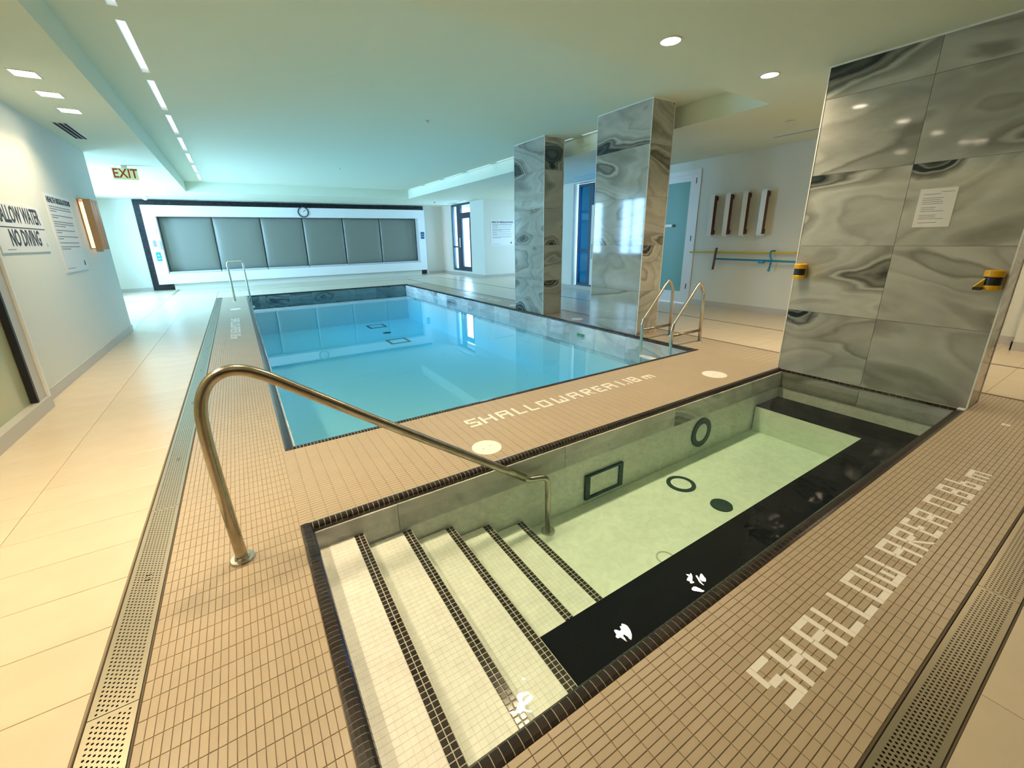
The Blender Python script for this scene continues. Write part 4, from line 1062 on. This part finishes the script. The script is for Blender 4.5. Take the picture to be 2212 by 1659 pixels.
def framed(name, x, y0, y1, z0, z1, mull, trans, glassm, t=.06, dpt=.08):
    w = bpy.data.objects.new(name, None); COL.objects.link(w); w['kind'] = 'structure'; w.location = (x, (y0+y1)/2, 0)
    m = MB(); m.box((x, y0, z0), (x+dpt, y0+t, z1)); m.box((x, y1-t, z0), (x+dpt, y1, z1)); m.box((x, y0+t, z0), (x+dpt, y1-t, z0+t)); m.box((x, y0+t, z1-t), (x+dpt, y1-t, z1)); m.obj('window_frame', 'frame', w)
    for a, b in mull: bx('mullion', (x, a, z0+t), (x+dpt, b, z1-t), 'frame', w)
    for a, b, z, zz in trans: bx('transom', (x+.005, a, z), (x+dpt-.005, b, zz), 'frame', w)
    bx('glass_pane', (x+dpt*.4, y0+t, z0+t), (x+dpt*.4+.008, y1-t, z1-t), glassm, w)
    return w
w2 = framed('window_2', 7.34, 14.50, 16.10, .17, 2.63, [(15.36, 15.68)], [(14.56, 15.36, 2.10, 2.30), (15.68, 16.04, 1.04, 1.09)], 'glass')
m = MB(); m.box((7.345, 14.56, .23), (7.40, 14.66, 2.10)); m.box((7.345, 15.28, .23), (7.40, 15.36, 2.10)); m.box((7.345, 14.66, .23), (7.40, 15.28, .33)); m.obj('door_leaf', 'frame', w2)
bx('handle', (7.30, 15.40, 1.05), (7.335, 15.45, 1.40), 'white_trim', w2)
w3 = framed('window_3', 7.50, 7.2, 8.90, .10, ZC-.05, [(8.36, 8.50)], [(7.26, 8.36, 2.08, 2.22), (8.50, 8.84, .98, 1.03)], 'glass_blue')
m = MB(); m.box((7.46, 7.3, .14), (7.50, 8.36, .22)); m.box((7.455, 8.24, .14), (7.50, 8.355, 2.08)); m.obj('door_leaf', 'white_trim', w3)
m = MB(); m.tube([(7.42, 8.28, .80), (7.42, 8.28, 1.15)], .012, 8); m.box((7.42, 8.272, .82), (7.46, 8.288, .835)); m.box((7.42, 8.272, 1.115), (7.46, 8.288, 1.13)); m.obj('handle', 'steel', w3)
for k, y in enumerate((10.6, 12.6, 14.6)): framed('window_%d' % (4+k), -3.5, y, y+1.2, .70, 2.62, [(y+.58, y+.62)], [], 'glass', .04)
w5 = framed('window_7', 9.64, 9.8, 13.2, .2, 2.5, [(11.47, 11.53)], [], 'glass')

for k, y in enumerate((5.06, 4.77, 4.47, 4.17)):
    lb = ['farthest from the tall stone wall', 'second nearest the white door', 'third counted from the white door', 'nearest to the tall stone wall'][k]
    t = thing('wall_light_bar', f'upright white wall light bar, {lb}', 'wall lamp', (XR, y, 1.65), 'four upright light bars on the right wall')
    bx('front_panel', (XR-.150, y-.040, 1.305), (XR-.142, y+.040, 2.0), 'white_trim', t)
    bx('body', (XR-.142, y-.026, 1.318), (XR-.035, y+.026, 1.987), 'brown_foam', t)
    for z in (1.325, 1.91): bx('bracket', (XR-.045, y-.022, z), (XR, y+.022, z+.07), 'black', t)
    for z in (1.293, 1.998): bx('end_cap', (XR-.135, y-.040, z), (XR-.045, y+.040, z+.012), 'white_trim', t)

t = thing('reach_pole', 'long yellow safety pole held on the right wall', 'pole', (XR-.06, 4.5, 1.01))
m = MB(); m.tube([(XR-.05, 5.47, 1.005), (XR-.05, 3.2, 1.018)], .016, 10); m.obj('shaft', 'yellow_pole', t, smooth=True)
for y in (4.86, 4.0, 3.3): bx('wall_clip', (XR-.05, y-.012, .995), (XR, y+.012, 1.03), 'yellow_pole', t)
t = thing('shepherd_crook_pole', 'blue pole with brown grip hanging below the yellow safety pole', 'pole', (XR-.09, 4.3, .88))
m = MB(); m.tube([(XR-.085, 4.92, .893), (XR-.085, 3.2, .878)], .017, 10); m.obj('shaft', 'blue_pole', t, smooth=True)
m = MB(); m.tube([(XR-.10, 4.895, 1.09), (XR-.105, 4.905, .98), (XR-.10, 4.915, .86), (XR-.095, 4.93, .70)], .02, 10); m.obj('grip', 'brown_foam', t, smooth=True)
m = MB(); m.tube(fillet([(XR-.055, 3.90, 1.045), (XR-.075, 3.97, 1.045), (XR-.075, 3.965, .96), (XR-.08, 3.93, .90), (XR-.08, 3.95, .74)], .03, 4), .013, 8); m.obj('hook', 'blue_pole', t, smooth=True)
m = MB(); m.lathe((XR-.085, 4.03, .87), (0, 1, 0), [(.018, 0), (.03, .01), (.03, .10), (.018, .11)], 12); m.obj('clamp', 'blue_pole', t)
m = MB(); m.lathe((XR-.08, 3.95, .735), (0, 0, 1), [(.012, -.02), (.022, 0), (.012, .03)], 10); m.obj('hook_ball', 'blue_pole', t)

# ------------------------------------------------------------------ outside ground
m = MB(); m.box((-60, -40, -.40), (60, 60, -.30))
go = MB(); 
for (a, b_, c_, e_) in ((-40, -3.6, -20, 40), (10.0, 40, -20, 40), (-3.6, 10, 17.3, 40)): go.box((a, c_, -.30), (b_, e_, -.02))
o = go.obj('ground_outside', 'ground', kind='structure')
